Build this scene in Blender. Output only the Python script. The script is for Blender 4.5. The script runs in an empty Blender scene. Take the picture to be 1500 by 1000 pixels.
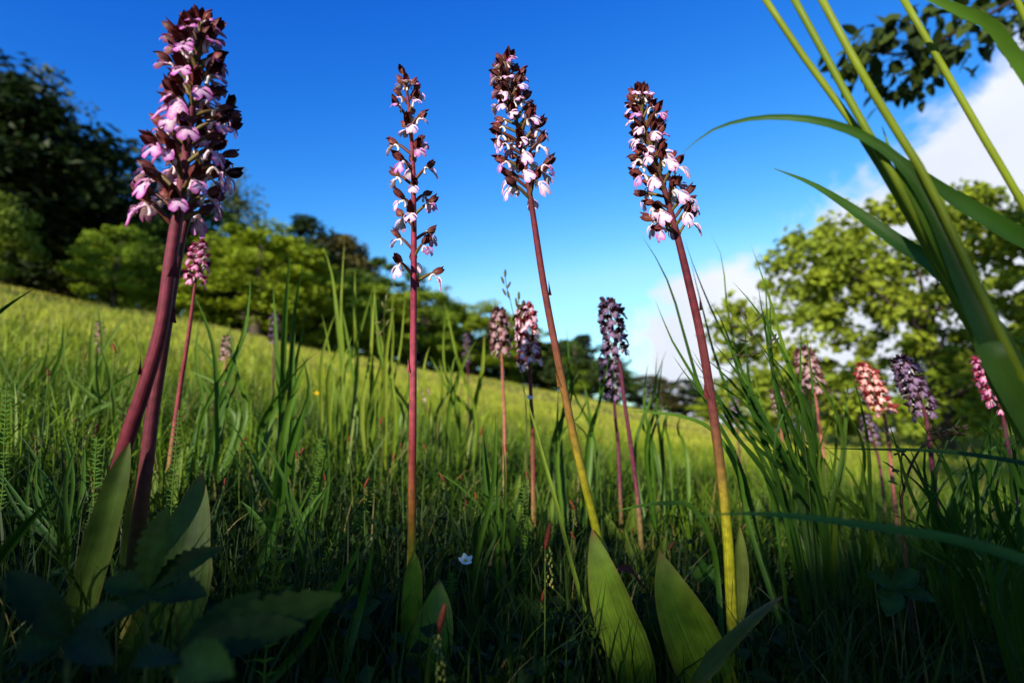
import bpy, math, random
import numpy as np
from mathutils import Vector, Matrix, Quaternion

R = math.radians
scene = bpy.context.scene
C = scene.collection

# ------------------------------------------------------------------ camera
F = 833.0                        # focal length in photo pixels (1500 wide)
PITCH = R(8.87)
CAMZ = 0.25
cam_d = bpy.data.cameras.new('camera')
cam = bpy.data.objects.new('camera', cam_d)
C.objects.link(cam)
scene.camera = cam
cam.location = (0, 0, CAMZ)
cam.rotation_euler = (R(90) + PITCH, 0, 0)
cam_d.sensor_width = 36
cam_d.lens = 36 * F / 1500
cam_d.clip_start = 0.01
cam_d.clip_end = 2000
cam_d.dof.use_dof = True
cam_d.dof.focus_distance = 0.51
cam_d.dof.aperture_fstop = 4.8

# ------------------------------------------------------------------ sun, sky
SUN_EL, SUN_AZ = R(16), R(-152)          # azimuth from +Y towards +X: behind the camera, to its left
S = Vector((math.sin(SUN_AZ) * math.cos(SUN_EL), math.cos(SUN_AZ) * math.cos(SUN_EL), math.sin(SUN_EL)))
sun_d = bpy.data.lights.new('sun', 'SUN')
sun = bpy.data.objects.new('sun', sun_d)
C.objects.link(sun)
sun_d.energy = 5.0
sun_d.angle = R(0.53)
sun_d.color = (1.0, 0.92, 0.76)
sun.rotation_euler = S.to_track_quat('Z', 'Y').to_euler()
sun.location = (-3, -8, 6)

w = bpy.data.worlds.new('World')
scene.world = w
w.use_nodes = True
nt = w.node_tree
nt.nodes.clear()


def N(nt, t, **kw):
    n = nt.nodes.new(t)
    for k, v in kw.items():
        if k.startswith('i_'):
            key = k[2:]
            key = int(key) if key.isdigit() else key.replace('_', ' ')
            n.inputs[key].default_value = v
        else:
            setattr(n, k, v)
    return n


def pix_dir(px, py):
    f = Vector((0, math.cos(PITCH), math.sin(PITCH)))
    u = Vector((0, -math.sin(PITCH), math.cos(PITCH)))
    return f + Vector((1, 0, 0)) * ((px - 750) / F) + u * ((500 - py) / F)


L = nt.links.new
sky = N(nt, 'ShaderNodeTexSky', sky_type='NISHITA', sun_disc=False, sun_elevation=SUN_EL,
        sun_rotation=SUN_AZ % (2 * math.pi), altitude=300, air_density=1.0, dust_density=0.35, ozone_density=2.0)
# deep polarised blue: each channel of the clear sky gets its own contrast, never above the plain sky by much
SKY_K = 0.11
sep = N(nt, 'ShaderNodeSeparateColor')
L(sky.outputs[0], sep.inputs[0])
hsv = N(nt, 'ShaderNodeCombineColor')
for ch, (gain, power, cap) in enumerate(((21.7, 3.2, 1.0), (2.6, 1.7, 1.35), (1.29, 0.75, 1.9))):
    m1 = N(nt, 'ShaderNodeMath', operation='MULTIPLY', i_1=SKY_K)
    L(sep.outputs[ch], m1.inputs[0])
    m2 = N(nt, 'ShaderNodeMath', operation='POWER', i_1=power)
    L(m1.outputs[0], m2.inputs[0])
    m3 = N(nt, 'ShaderNodeMath', operation='MULTIPLY', i_1=gain / SKY_K)
    L(m2.outputs[0], m3.inputs[0])
    m4 = N(nt, 'ShaderNodeMath', operation='MULTIPLY', i_1=cap)
    L(sep.outputs[ch], m4.inputs[0])
    m5 = N(nt, 'ShaderNodeMath', operation='MINIMUM')
    L(m3.outputs[0], m5.inputs[0]); L(m4.outputs[0], m5.inputs[1])
    L(m5.outputs[0], hsv.inputs[ch])
tc = N(nt, 'ShaderNodeTexCoord')
nz = N(nt, 'ShaderNodeTexNoise', i_Scale=5.0, i_Detail=9.0, i_Roughness=0.6, i_Distortion=0.3)
L(tc.outputs['Generated'], nz.inputs['Vector'])
nz2 = N(nt, 'ShaderNodeTexNoise', i_Scale=3.1, i_Detail=7.0, i_Roughness=0.55)
L(tc.outputs['Generated'], nz2.inputs['Vector'])
masks = []
for (px, py, rad) in ((1600, 345, 14.5), (1090, 545, 11.5), (1330, 520, 16.0), (-900, 470, 20.0)):
    c = pix_dir(px, py).normalized()
    dp = N(nt, 'ShaderNodeVectorMath', operation='DOT_PRODUCT')
    L(tc.outputs['Generated'], dp.inputs[0])
    dp.inputs[1].default_value = c
    ac = N(nt, 'ShaderNodeMath', operation='ARCCOSINE')
    L(dp.outputs['Value'], ac.inputs[0])
    mr = N(nt, 'ShaderNodeMapRange')
    mr.inputs['From Min'].default_value = R(rad * 1.35)
    mr.inputs['From Max'].default_value = R(rad * 0.45)
    L(ac.outputs[0], mr.inputs['Value'])
    masks.append(mr.outputs[0])
cur = masks[0]
for m in masks[1:]:
    mx = N(nt, 'ShaderNodeMath', operation='MAXIMUM')
    L(cur, mx.inputs[0]); L(m, mx.inputs[1])
    cur = mx.outputs[0]
a1 = N(nt, 'ShaderNodeMath', operation='MULTIPLY_ADD', i_1=1.7, i_2=-0.85)
L(nz.outputs['Fac'], a1.inputs[0])
a2 = N(nt, 'ShaderNodeMath', operation='ADD')
L(cur, a2.inputs[0]); L(a1.outputs[0], a2.inputs[1])
cm = N(nt, 'ShaderNodeMapRange', interpolation_type='SMOOTHSTEP')
cm.inputs['From Min'].default_value = 0.36
cm.inputs['From Max'].default_value = 0.64
L(a2.outputs[0], cm.inputs['Value'])
# a few faint wisps anywhere
wm = N(nt, 'ShaderNodeMapRange', interpolation_type='SMOOTHSTEP')
wm.inputs['From Min'].default_value = 0.66
wm.inputs['From Max'].default_value = 0.85
wm.inputs['To Max'].default_value = 0.35
L(nz2.outputs['Fac'], wm.inputs['Value'])
mm = N(nt, 'ShaderNodeMath', operation='MAXIMUM')
L(cm.outputs[0], mm.inputs[0]); L(wm.outputs[0], mm.inputs[1])
ccol = N(nt, 'ShaderNodeMix', data_type='RGBA')
ccol.inputs['A'].default_value = (3.6, 4.0, 4.9, 1)
ccol.inputs['B'].default_value = (6.6, 6.8, 7.2, 1)
L(nz2.outputs['Fac'], ccol.inputs['Factor'])
mixc = N(nt, 'ShaderNodeMix', data_type='RGBA')
L(mm.outputs[0], mixc.inputs['Factor'])
L(hsv.outputs[0], mixc.inputs['A'])
L(ccol.outputs['Result'], mixc.inputs['B'])
bg = N(nt, 'ShaderNodeBackground', i_Strength=0.10)
L(mixc.outputs['Result'], bg.inputs['Color'])
wo = N(nt, 'ShaderNodeOutputWorld')
L(bg.outputs[0], wo.inputs['Surface'])

scene.view_settings.view_transform = 'Standard'
scene.view_settings.look = 'None'
scene.view_settings.gamma = 1
scene.view_settings.exposure = 0.75
scene.render.engine = 'CYCLES'
scene.cycles.use_denoising = True
scene.cycles.max_bounces = 6
scene.cycles.diffuse_bounces = 3
scene.cycles.transmission_bounces = 4
scene.cycles.transparent_max_bounces = 4
scene.cycles.caustics_reflective = False
scene.cycles.caustics_refractive = False

# ------------------------------------------------------------------ terrain, pixel helpers
K = 0.12


def ground(x, y):
    """Hillside that rises to the left and ahead; level meadow to the right."""
    x = np.asarray(x, dtype=float); y = np.asarray(y, dtype=float)
    u = -0.2 * x + 0.085 * y
    g = K * np.logaddexp(0, u / K) - K * math.log(2)
    r = np.hypot(x, y)
    amp = np.clip((r - 1.5) / 20.0, 0, 1)
    g = g + amp * (0.16 * np.sin(x * 0.31 + 1.1) * np.cos(y * 0.23) + 0.07 * np.sin(x * 0.83 + y * 0.57))
    return g


def gz(x, y):
    return float(ground(x, y))


def P(px, py, d):
    """Point seen at a photo pixel at depth d along the view axis."""
    return Vector((0, 0, CAMZ)) + pix_dir(px, py) * d


def PY(px, py, Y):
    """Point seen at a photo pixel on the vertical plane y = Y."""
    v = pix_dir(px, py)
    return Vector((0, 0, CAMZ)) + v * (Y / v.y)


# ------------------------------------------------------------------ materials (all procedural)
def plant_mat(name, transl=0.3, rough=0.5, spec=0.3, noise_scale=60.0, noise_amt=0.35, veins=0.0, spots=None, bump=0.0, alpha_desat=0):
    m = bpy.data.materials.new(name)
    m.use_nodes = True
    t = m.node_tree
    t.nodes.clear()
    l = t.links.new
    at = N(t, 'ShaderNodeAttribute', attribute_name='Col')
    geo = N(t, 'ShaderNodeTexCoord')
    nz = N(t, 'ShaderNodeTexNoise', i_Scale=noise_scale, i_Detail=4.0)
    l(geo.outputs['Object'], nz.inputs['Vector'])
    mr = N(t, 'ShaderNodeMapRange')
    mr.inputs['From Min'].default_value = 0.3
    mr.inputs['From Max'].default_value = 0.7
    mr.inputs['To Min'].default_value = 1 - noise_amt
    mr.inputs['To Max'].default_value = 1 + noise_amt
    l(nz.outputs['Fac'], mr.inputs['Value'])
    mul = N(t, 'ShaderNodeVectorMath', operation='SCALE')
    l(at.outputs['Color'], mul.inputs[0]); l(mr.outputs[0], mul.inputs['Scale'])
    col = mul.outputs[0]
    pu = None
    if veins or spots:
        pu = N(t, 'ShaderNodeAttribute', attribute_name='puv')
    hgt = None
    if veins:
        mp = N(t, 'ShaderNodeMapping')
        mp.inputs['Scale'].default_value = (26, 1.2, 1)
        l(pu.outputs['Vector'], mp.inputs['Vector'])
        vn = N(t, 'ShaderNodeTexNoise', i_Scale=1.0, i_Detail=3.0)
        l(mp.outputs[0], vn.inputs['Vector'])
        vr = N(t, 'ShaderNodeMapRange')
        vr.inputs['From Min'].default_value = 0.35
        vr.inputs['From Max'].default_value = 0.65
        vr.inputs['To Min'].default_value = 1 - veins
        vr.inputs['To Max'].default_value = 1 + veins
        l(vn.outputs['Fac'], vr.inputs['Value'])
        m2 = N(t, 'ShaderNodeVectorMath', operation='SCALE')
        l(col, m2.inputs[0]); l(vr.outputs[0], m2.inputs['Scale'])
        col = m2.outputs[0]
        hgt = vn.outputs['Fac']
    if spots:
        vo = N(t, 'ShaderNodeTexVoronoi', i_Scale=spots[0])
        l(pu.outputs['Vector'], vo.inputs['Vector'])
        sr = N(t, 'ShaderNodeMapRange', interpolation_type='SMOOTHSTEP')
        sr.inputs['From Min'].default_value = 0.34
        sr.inputs['From Max'].default_value = 0.16
        l(vo.outputs['Distance'], sr.inputs['Value'])
        sm = N(t, 'ShaderNodeMix', data_type='RGBA')
        l(sr.outputs[0], sm.inputs['Factor']); l(col, sm.inputs['A'])
        sm.inputs['B'].default_value = spots[1]
        col = sm.outputs['Result']
    pr = N(t, 'ShaderNodeBsdfPrincipled', i_Roughness=rough)
    pr.inputs['Specular IOR Level'].default_value = spec
    l(col, pr.inputs['Base Color'])
    if bump:
        bp = N(t, 'ShaderNodeBump', i_Strength=bump, i_Distance=0.002)
        l(hgt if hgt else nz.outputs['Fac'], bp.inputs['Height'])
        l(bp.outputs[0], pr.inputs['Normal'])
    out = N(t, 'ShaderNodeOutputMaterial')
    if transl > 0:
        tr = N(t, 'ShaderNodeBsdfTranslucent')
        tcol = N(t, 'ShaderNodeVectorMath', operation='MULTIPLY')
        tcol.inputs[1].default_value = (1.15, 1.1, 0.6)
        l(col, tcol.inputs[0]); l(tcol.outputs[0], tr.inputs['Color'])
        mx = N(t, 'ShaderNodeMixShader', i_Fac=transl)
        l(pr.outputs[0], mx.inputs[1]); l(tr.outputs[0], mx.inputs[2])
        l(mx.outputs[0], out.inputs['Surface'])
    else:
        l(pr.outputs[0], out.inputs['Surface'])
    return m


M = {
    'grass': plant_mat('grass blade', 0.28, 0.5, 0.2, 40, 0.2),
    'blade': plant_mat('broad grass blade', 0.3, 0.45, 0.22, 50, 0.12, veins=0.14, bump=0.05),
    'orchid_leaf': plant_mat('orchid leaf', 0.35, 0.45, 0.28, 60, 0.3, veins=0.32, bump=0.25),
    'stem': plant_mat('orchid stem', 0.0, 0.55, 0.22, 160, 0.32, veins=0.4, bump=0.3),
    'ovary': plant_mat('flower stalk', 0.1, 0.5, 0.3, 300, 0.25),
    'hood': plant_mat('flower hood', 0.12, 0.55, 0.25, 500, 0.35, veins=0.3),
    'lip': plant_mat('flower lip', 0.25, 0.6, 0.2, 200, 0.05, spots=(9.0, (0.26, 0.01, 0.22, 1))),
    'far_flower': plant_mat('distant flower', 0.2, 0.6, 0.2, 200, 0.1),
    'herb': plant_mat('herb leaf', 0.25, 0.6, 0.12, 120, 0.25, veins=0.12, bump=0.1),
    'seed': plant_mat('sedge spike', 0.0, 0.7, 0.2, 900, 0.5, bump=0.3),
    'tree_leaf': plant_mat('tree leaf', 0.35, 0.55, 0.2, 2.0, 0.2),
    'bark': plant_mat('bark', 0.0, 0.85, 0.1, 18, 0.5, bump=0.6),
    'petal': plant_mat('petal', 0.3, 0.5, 0.2, 200, 0.05),
}


def soil_mat():
    m = bpy.data.materials.new('meadow ground')
    m.use_nodes = True
    t = m.node_tree
    t.nodes.clear()
    l = t.links.new
    tc = N(t, 'ShaderNodeTexCoord')
    n1 = N(t, 'ShaderNodeTexNoise', i_Scale=1.1, i_Detail=8.0, i_Roughness=0.65)
    n2 = N(t, 'ShaderNodeTexNoise', i_Scale=35.0, i_Detail=6.0)
    l(tc.outputs['Object'], n1.inputs['Vector']); l(tc.outputs['Object'], n2.inputs['Vector'])
    cr = N(t, 'ShaderNodeValToRGB')
    e = cr.color_ramp.elements
    e[0].position = 0.3; e[0].color = (0.19, 0.20, 0.022, 1)
    e[1].position = 0.72; e[1].color = (0.36, 0.32, 0.06, 1)
    l(n1.outputs['Fac'], cr.inputs['Fac'])
    n3 = N(t, 'ShaderNodeMapRange')
    n3.inputs['To Min'].default_value = 0.35
    n3.inputs['To Max'].default_value = 1.35
    l(n2.outputs['Fac'], n3.inputs['Value'])
    sc = N(t, 'ShaderNodeVectorMath', operation='SCALE')
    l(cr.outputs['Color'], sc.inputs[0]); l(n3.outputs[0], sc.inputs['Scale'])
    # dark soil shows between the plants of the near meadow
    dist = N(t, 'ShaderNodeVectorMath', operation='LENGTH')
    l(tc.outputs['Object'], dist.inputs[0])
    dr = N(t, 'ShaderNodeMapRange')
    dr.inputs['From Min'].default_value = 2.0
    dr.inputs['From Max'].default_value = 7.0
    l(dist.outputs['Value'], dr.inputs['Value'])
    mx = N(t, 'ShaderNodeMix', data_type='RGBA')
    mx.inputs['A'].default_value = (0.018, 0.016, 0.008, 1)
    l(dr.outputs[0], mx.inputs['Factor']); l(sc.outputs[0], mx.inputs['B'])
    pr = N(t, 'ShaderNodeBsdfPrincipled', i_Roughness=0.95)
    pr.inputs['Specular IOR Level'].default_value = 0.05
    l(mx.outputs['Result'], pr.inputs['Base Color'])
    bp = N(t, 'ShaderNodeBump', i_Strength=0.7, i_Distance=0.03)
    l(n2.outputs['Fac'], bp.inputs['Height']); l(bp.outputs[0], pr.inputs['Normal'])
    o = N(t, 'ShaderNodeOutputMaterial')
    l(pr.outputs[0], o.inputs['Surface'])
    return m


# ------------------------------------------------------------------ mesh helpers
def np_mesh(name, V, faces, col, puv=None, smooth=True):
    """faces: list of (n,k) integer arrays with constant k per array"""
    me = bpy.data.meshes.new(name)
    V = np.asarray(V, dtype=np.float32)
    me.vertices.add(len(V))
    me.vertices.foreach_set('co', V.ravel())
    loops = np.concatenate([f.ravel() for f in faces]).astype(np.int32)
    tot = np.concatenate([np.full(len(f), f.shape[1], dtype=np.int32) for f in faces])
    start = np.concatenate([[0], np.cumsum(tot)[:-1]]).astype(np.int32)
    me.loops.add(len(loops))
    me.loops.foreach_set('vertex_index', loops)
    me.polygons.add(len(tot))
    me.polygons.foreach_set('loop_start', start)
    me.polygons.foreach_set('loop_total', tot)
    me.polygons.foreach_set('use_smooth', np.full(len(tot), smooth))
    a = me.attributes.new('Col', 'FLOAT_COLOR', 'POINT')
    col = np.asarray(col, dtype=np.float32)
    if col.shape[1] == 3:
        col = np.concatenate([col, np.ones((len(col), 1), dtype=np.float32)], 1)
    a.data.foreach_set('color', col.ravel())
    if puv is not None:
        b = me.attributes.new('puv', 'FLOAT_VECTOR', 'POINT')
        b.data.foreach_set('vector', np.asarray(puv, dtype=np.float32).ravel())
    me.update()
    me.validate()
    return me


def lerp(a, b, t):
    return tuple(x + (y - x) * t for x, y in zip(a, b))


def ramp(stops, t):
    if t <= stops[0][0]:
        return stops[0][1]
    for (t0, c0), (t1, c1) in zip(stops, stops[1:]):
        if t <= t1:
            k = (t - t0) / max(1e-9, t1 - t0)
            return lerp(c0, c1, k) if isinstance(c0, tuple) else c0 + (c1 - c0) * k
    return stops[-1][1]


def spline(pts, n):
    """Catmull-Rom through pts, n samples"""
    pts = [Vector(p) for p in pts]
    if len(pts) == 2:
        return [pts[0].lerp(pts[1], i / (n - 1)) for i in range(n)]
    q = [pts[0] * 2 - pts[1]] + pts + [pts[-1] * 2 - pts[-2]]
    # sample by chord length
    seg = [(pts[i + 1] - pts[i]).length for i in range(len(pts) - 1)]
    tot = sum(seg)
    out = []
    for k in range(n):
        s = tot * k / (n - 1)
        i = 0
        while i < len(seg) - 1 and s > seg[i]:
            s -= seg[i]; i += 1
        t = min(1, s / max(seg[i], 1e-9))
        p0, p1, p2, p3 = q[i], q[i + 1], q[i + 2], q[i + 3]
        out.append(0.5 * ((2 * p1) + (p2 - p0) * t + (2 * p0 - 5 * p1 + 4 * p2 - p3) * t * t + (3 * p1 - p0 - 3 * p2 + p3) * t ** 3))
    return out


class MB:
    def __init__(self):
        self.v, self.f, self.c, self.u = [], [], [], []

    def grid(self, rows, cols_, uvs, close=False):
        """rows: list of lists of Vector"""
        b = len(self.v)
        n = len(rows[0])
        for r, cr, ur in zip(rows, cols_, uvs):
            for p, c, q in zip(r, cr, ur):
                self.v.append(tuple(p)); self.c.append(tuple(c[:3])); self.u.append(q)
        for i in range(len(rows) - 1):
            for j in range(n if close else n - 1):
                j2 = (j + 1) % n
                self.f.append((b + i * n + j, b + i * n + j2, b + (i + 1) * n + j2, b + (i + 1) * n + j))
        return self

    def tube(self, path, rad, col, n=8, cap=True):
        """rad, col: functions of t or constants; path: list of Vector"""
        rows, cc, uu = [], [], []
        m = len(path)
        ref = Vector((0.31, -0.83, 0.21)).normalized()
        for i, p in enumerate(path):
            t = i / (m - 1)
            d = (path[min(i + 1, m - 1)] - path[max(i - 1, 0)])
            d = d.normalized() if d.length > 1e-9 else Vector((0, 0, 1))
            a = ref - d * ref.dot(d)
            if a.length < 0.1:
                a = Vector((1, 0, 0)) - d * d.x
            a.normalize()
            b = d.cross(a)
            r = rad(t) if callable(rad) else rad
            k = col(t) if callable(col) else col
            rows.append([p + (a * math.cos(2 * math.pi * j / n) + b * math.sin(2 * math.pi * j / n)) * r for j in range(n)])
            cc.append([k] * n)
            uu.append([(abs(2 * j / n - 1), t * 3, 0) for j in range(n)])
        base = len(self.v)
        self.grid(rows, cc, uu, True)
        if cap:
            self.f.append(tuple(base + j for j in range(n))[::-1])
            self.f.append(tuple(base + (m - 1) * n + j for j in range(n)))
        return self

    def sheet(self, path, width, side, col, nx=3, cup=0.0, seed=0.0, wave=0.0, edge=None):
        """A leaf: path of points, width(t) half width, side(t) unit vector across, cup = depth of the fold in half widths."""
        rows, cc, uu = [], [], []
        m = len(path)
        for i, p in enumerate(path):
            t = i / (m - 1)
            d = (path[min(i + 1, m - 1)] - path[max(i - 1, 0)]).normalized()
            s = side(t) if callable(side) else side
            s = (s - d * s.dot(d))
            s = s.normalized() if s.length > 1e-6 else Vector((1, 0, 0))
            nn = s.cross(d)
            wd = width(t)
            r, cr, ur = [], [], []
            for j in range(nx):
                q = -1 + 2 * j / (nx - 1)
                off = cup * wd * abs(q) ** 1.6 + wave * wd * math.sin(t * 17 + q * 2 + seed) * abs(q)
                r.append(p + s * (wd * q) + nn * off)
                k = col(t) if callable(col) else col
                if edge and abs(q) > 0.99:
                    k = lerp(k, edge, 0.6)
                cr.append(k)
                ur.append((q + seed, t, seed))
            rows.append(r); cc.append(cr); uu.append(ur)
        return self.grid(rows, cc, uu)

    def blob(self, c, rx, ry, rz, col, nu=7, nv=5, axis=None):
        q = axis.to_track_quat('Z', 'Y') if axis is not None else Quaternion()
        rows, cc, uu = [], [], []
        for i in range(nv + 1):
            th = math.pi * i / nv
            s = max(math.sin(th), 0.02)
            rows.append([c + q @ Vector((rx * s * math.cos(2 * math.pi * j / nu), ry * s * math.sin(2 * math.pi * j / nu), -rz * math.cos(th))) for j in range(nu)])
            k = col(i / nv) if callable(col) else col
            cc.append([k] * nu)
            uu.append([(j / nu, i / nv, 0) for j in range(nu)])
        return self.grid(rows, cc, uu, True)

    def mesh(self, name):
        by = {}
        for f in self.f:
            by.setdefault(len(f), []).append(f)
        return np_mesh(name, self.v, [np.array(v) for v in by.values()], np.array(self.c), self.u)

    def build(self, name, mat, parent=None):
        return obj(name, self.mesh(name), mat, parent)


def obj(name, me, mat, parent=None, kind=None):
    if mat is not None and not len(me.materials):
        me.materials.append(mat)
    o = bpy.data.objects.new(name, me)
    C.objects.link(o)
    if parent is not None:
        o.parent = parent
    if kind:
        o['kind'] = kind
    return o


def thing(name, label, cat, loc, group=None):
    o = bpy.data.objects.new(name, None)
    o.empty_display_size = 0.02
    C.objects.link(o)
    o.location = loc
    o['label'] = label
    o['category'] = cat
    if group:
        o['group'] = group
    return o


def jit(c, rng, a=0.15):
    k = 1 + rng.uniform(-a, a)
    return tuple(max(0.0, x * k * (1 + rng.uniform(-a, a) * 0.5)) for x in c)


# ------------------------------------------------------------------ ground sheet
def sinh_axis(n, span, k):
    t = np.linspace(-1, 1, n)
    return np.sinh(t * k) / math.sinh(k) * span


gx = sinh_axis(181, 320, 6.5)
gy = sinh_axis(181, 320, 6.5)
GX, GY = np.meshgrid(gx, gy)
GZ = ground(GX, GY)
V = np.stack([GX.ravel(), GY.ravel(), GZ.ravel()], 1)
ii, jj = np.meshgrid(np.arange(180), np.arange(180), indexing='ij')
b = (ii * 181 + jj).ravel()
o = obj('meadow', np_mesh('meadow', V, [np.stack([b, b + 1, b + 182, b + 181], 1)], np.ones((len(V), 3))), soil_mat(), kind='structure')
o['label'] = 'grassy meadow rising into a hillside on one side'

# ------------------------------------------------------------------ grass carpet (uncountable)
nrng = np.random.default_rng(7)


def grass_mesh(name, root, h, wd, az, lean, c0, c1, nseg, curl=0.35):
    n = len(root)
    face = nrng.uniform(0, 2 * math.pi, n)
    sx, sy = np.cos(face), np.sin(face)
    dx, dy = np.cos(az), np.sin(az)
    vs, cs = [], []
    for i in range(nseg + 1):
        t = i / nseg
        out = h * lean * (t ** 1.8)
        z = h * t * (1 - curl * lean * t * t)
        cx = root[:, 0] + dx * out
        cy = root[:, 1] + dy * out
        cz = root[:, 2] - 0.01 + z
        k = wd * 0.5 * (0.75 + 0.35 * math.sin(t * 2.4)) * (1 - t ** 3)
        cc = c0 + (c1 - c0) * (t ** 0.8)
        if i < nseg:
            vs.append(np.stack([cx - sx * k, cy - sy * k, cz], 1)); cs.append(cc)
            vs.append(np.stack([cx + sx * k, cy + sy * k, cz], 1)); cs.append(cc)
        else:
            vs.append(np.stack([cx, cy, cz], 1)); cs.append(cc)
    m = 2 * nseg + 1
    V = np.stack(vs, 1).reshape(-1, 3)
    Cc = np.stack(cs, 1).reshape(-1, 3)
    base = np.arange(n) * m
    quads = [np.stack([base + 2 * i, base + 2 * i + 1, base + 2 * i + 3, base + 2 * i + 2], 1) for i in range(nseg - 1)]
    tris = np.stack([base + m - 3, base + m - 2, base + m - 1], 1)
    return np_mesh(name, V, [np.concatenate(quads), tris] if quads else [tris], Cc)


def scatter(n, r0, r1, half=R(56), power=1.0):
    r = (r0 ** power + (r1 ** power - r0 ** power) * nrng.random(n)) ** (1 / power)
    a = nrng.uniform(-half, half, n)
    x, y = r * np.sin(a), r * np.cos(a)
    return x, y, r


def patch(x, y, s, seed):
    return 0.5 + 0.25 * (np.sin(x * s + seed) * np.cos(y * s * 1.3 + seed * 2) + np.sin(x * s * 2.3 - y * s * 1.7 + seed * 3))


def grass_layer(name, label, n, r0, r1, hmin, hmax, w0, w1, nseg, power, dark, light, tipmix=0.0):
    x, y, r = scatter(n, r0, r1, power=power)
    z = ground(x, y)
    tuft = patch(x, y, 9.0 / max(r0, 0.8), 1.3)
    t = nrng.random(n)
    hm = hmin + (hmax - hmin) * (t ** 1.7) * (0.45 + 0.9 * tuft)
    wd = nrng.uniform(w0, w1, n)
    az = nrng.uniform(0, 2 * math.pi, n)
    lean = nrng.uniform(0.05, 0.75, n) ** 1.2
    k = np.clip(nrng.random(n) * 0.5 + patch(x, y, 3.2 / max(1, r0 * .7), 4.0) * 0.9 - 0.15 + patch(x, y, 0.5, 2.0) * .2, 0, 1.1)[:, None]
    dark = np.array(dark); light = np.array(light)
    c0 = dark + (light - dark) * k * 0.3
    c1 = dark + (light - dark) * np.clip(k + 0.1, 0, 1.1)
    dry = (nrng.random(n) < 0.05)[:, None]
    c1 = np.where(dry, np.array([0.20, 0.15, 0.05]), c1)
    c0 = np.where(dry, np.array([0.14, 0.11, 0.035]), c0)
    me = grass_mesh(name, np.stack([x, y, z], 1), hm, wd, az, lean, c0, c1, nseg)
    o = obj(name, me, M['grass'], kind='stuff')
    o['label'] = label
    o['category'] = 'grass'
    return o


grass_layer('grass', 'low green grass, darkened for shade, between the orchid leaves', 16000, 0.42, 1.1, 0.03, 0.15, 0.0010, 0.0032, 5, 1.6,
            (0.007, 0.022, 0.0025), (0.03, 0.062, 0.006))  # near grass colours lowered to deepen the foreground shade
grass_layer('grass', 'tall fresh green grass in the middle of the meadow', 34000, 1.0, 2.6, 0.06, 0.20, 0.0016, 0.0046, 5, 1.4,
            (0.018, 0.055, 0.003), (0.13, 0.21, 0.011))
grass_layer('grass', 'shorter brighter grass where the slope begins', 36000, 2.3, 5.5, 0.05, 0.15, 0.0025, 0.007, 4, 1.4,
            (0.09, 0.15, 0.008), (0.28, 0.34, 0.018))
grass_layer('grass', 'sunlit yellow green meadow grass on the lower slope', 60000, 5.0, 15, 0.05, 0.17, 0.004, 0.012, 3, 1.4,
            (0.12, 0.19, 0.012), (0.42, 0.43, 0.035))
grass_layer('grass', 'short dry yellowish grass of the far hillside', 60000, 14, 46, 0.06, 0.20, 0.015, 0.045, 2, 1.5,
            (0.15, 0.19, 0.018), (0.44, 0.41, 0.06))


# dry seed stalks above the meadow
x, y, r = scatter(2600, 1.6, 16, power=1.3)
n = len(x)
o = obj('seed_stalks', grass_mesh('seed_stalks', np.stack([x, y, ground(x, y)], 1), nrng.uniform(0.10, 0.26, n), 0.0012 + 0.0006 * r, nrng.uniform(0, 6.28, n), nrng.uniform(0.05, 0.4, n),
        np.tile(np.array([[0.16, 0.15, 0.03]]), (n, 1)), np.array([[0.26, 0.17, 0.07]]) * nrng.uniform(.5, 1.3, (n, 1)), 4), M['grass'], kind='stuff')
o['label'] = 'sparse dry seed stalks standing above the meadow grass'
o['category'] = 'grass'


# small leafy herbs on the ground
def leaf_cloud(name, pts, size, nrm, c, aspect=0.55, fold=0.25):
    """many folded diamond leaves: pts (n,3), size (n,), nrm (n,3) leaf normals"""
    n = len(pts)
    rv = nrng.normal(size=(n, 3))
    d = np.cross(nrm, rv)
    d /= np.linalg.norm(d, axis=1, keepdims=True) + 1e-9
    s = np.cross(nrm, d)
    s /= np.linalg.norm(s, axis=1, keepdims=True) + 1e-9
    sz = size[:, None]
    v0 = pts - d * sz * 0.5
    v2 = pts + d * sz * 0.5 - nrm * sz * 0.12
    v1 = pts + s * sz * aspect * 0.5 + nrm * sz * fold * 0.4
    v3 = pts - s * sz * aspect * 0.5 + nrm * sz * fold * 0.4
    V = np.stack([v0, v1, v2, v3], 1).reshape(-1, 3)
    b = np.arange(n) * 4
    return np_mesh(name, V, [np.stack([b, b + 1, b + 2], 1), np.stack([b, b + 2, b + 3], 1)], np.repeat(c, 4, 0), smooth=False)


x, y, r = scatter(11000, 0.4, 1.9, power=1.5)
keep = patch(x, y, 14, 2.2) > 0.45
x, y = x[keep], y[keep]
n = len(x)
hh = nrng.uniform(0.01, 0.07, n)
nr = np.stack([nrng.normal(0, 0.45, n), nrng.normal(-0.3, 0.45, n), np.ones(n)], 1)
nr /= np.linalg.norm(nr, axis=1, keepdims=True)
cc = np.array([0.009, 0.025, 0.003]) * nrng.uniform(0.6, 1.7, (n, 1)) * np.array([1, 1, 1])  # leaf colour lowered so the near ground reads as shaded
o = obj('ground_cover', leaf_cloud('ground_cover', np.stack([x, y, ground(x, y) + hh], 1), nrng.uniform(0.008, 0.022, n), nr, cc, 0.75), M['herb'], kind='stuff')
o['label'] = 'tiny herb leaves, darkened for shade, covering the soil under the grass'
o['category'] = 'ground cover'

# ------------------------------------------------------------------ trees
trng = np.random.default_rng(21)


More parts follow.
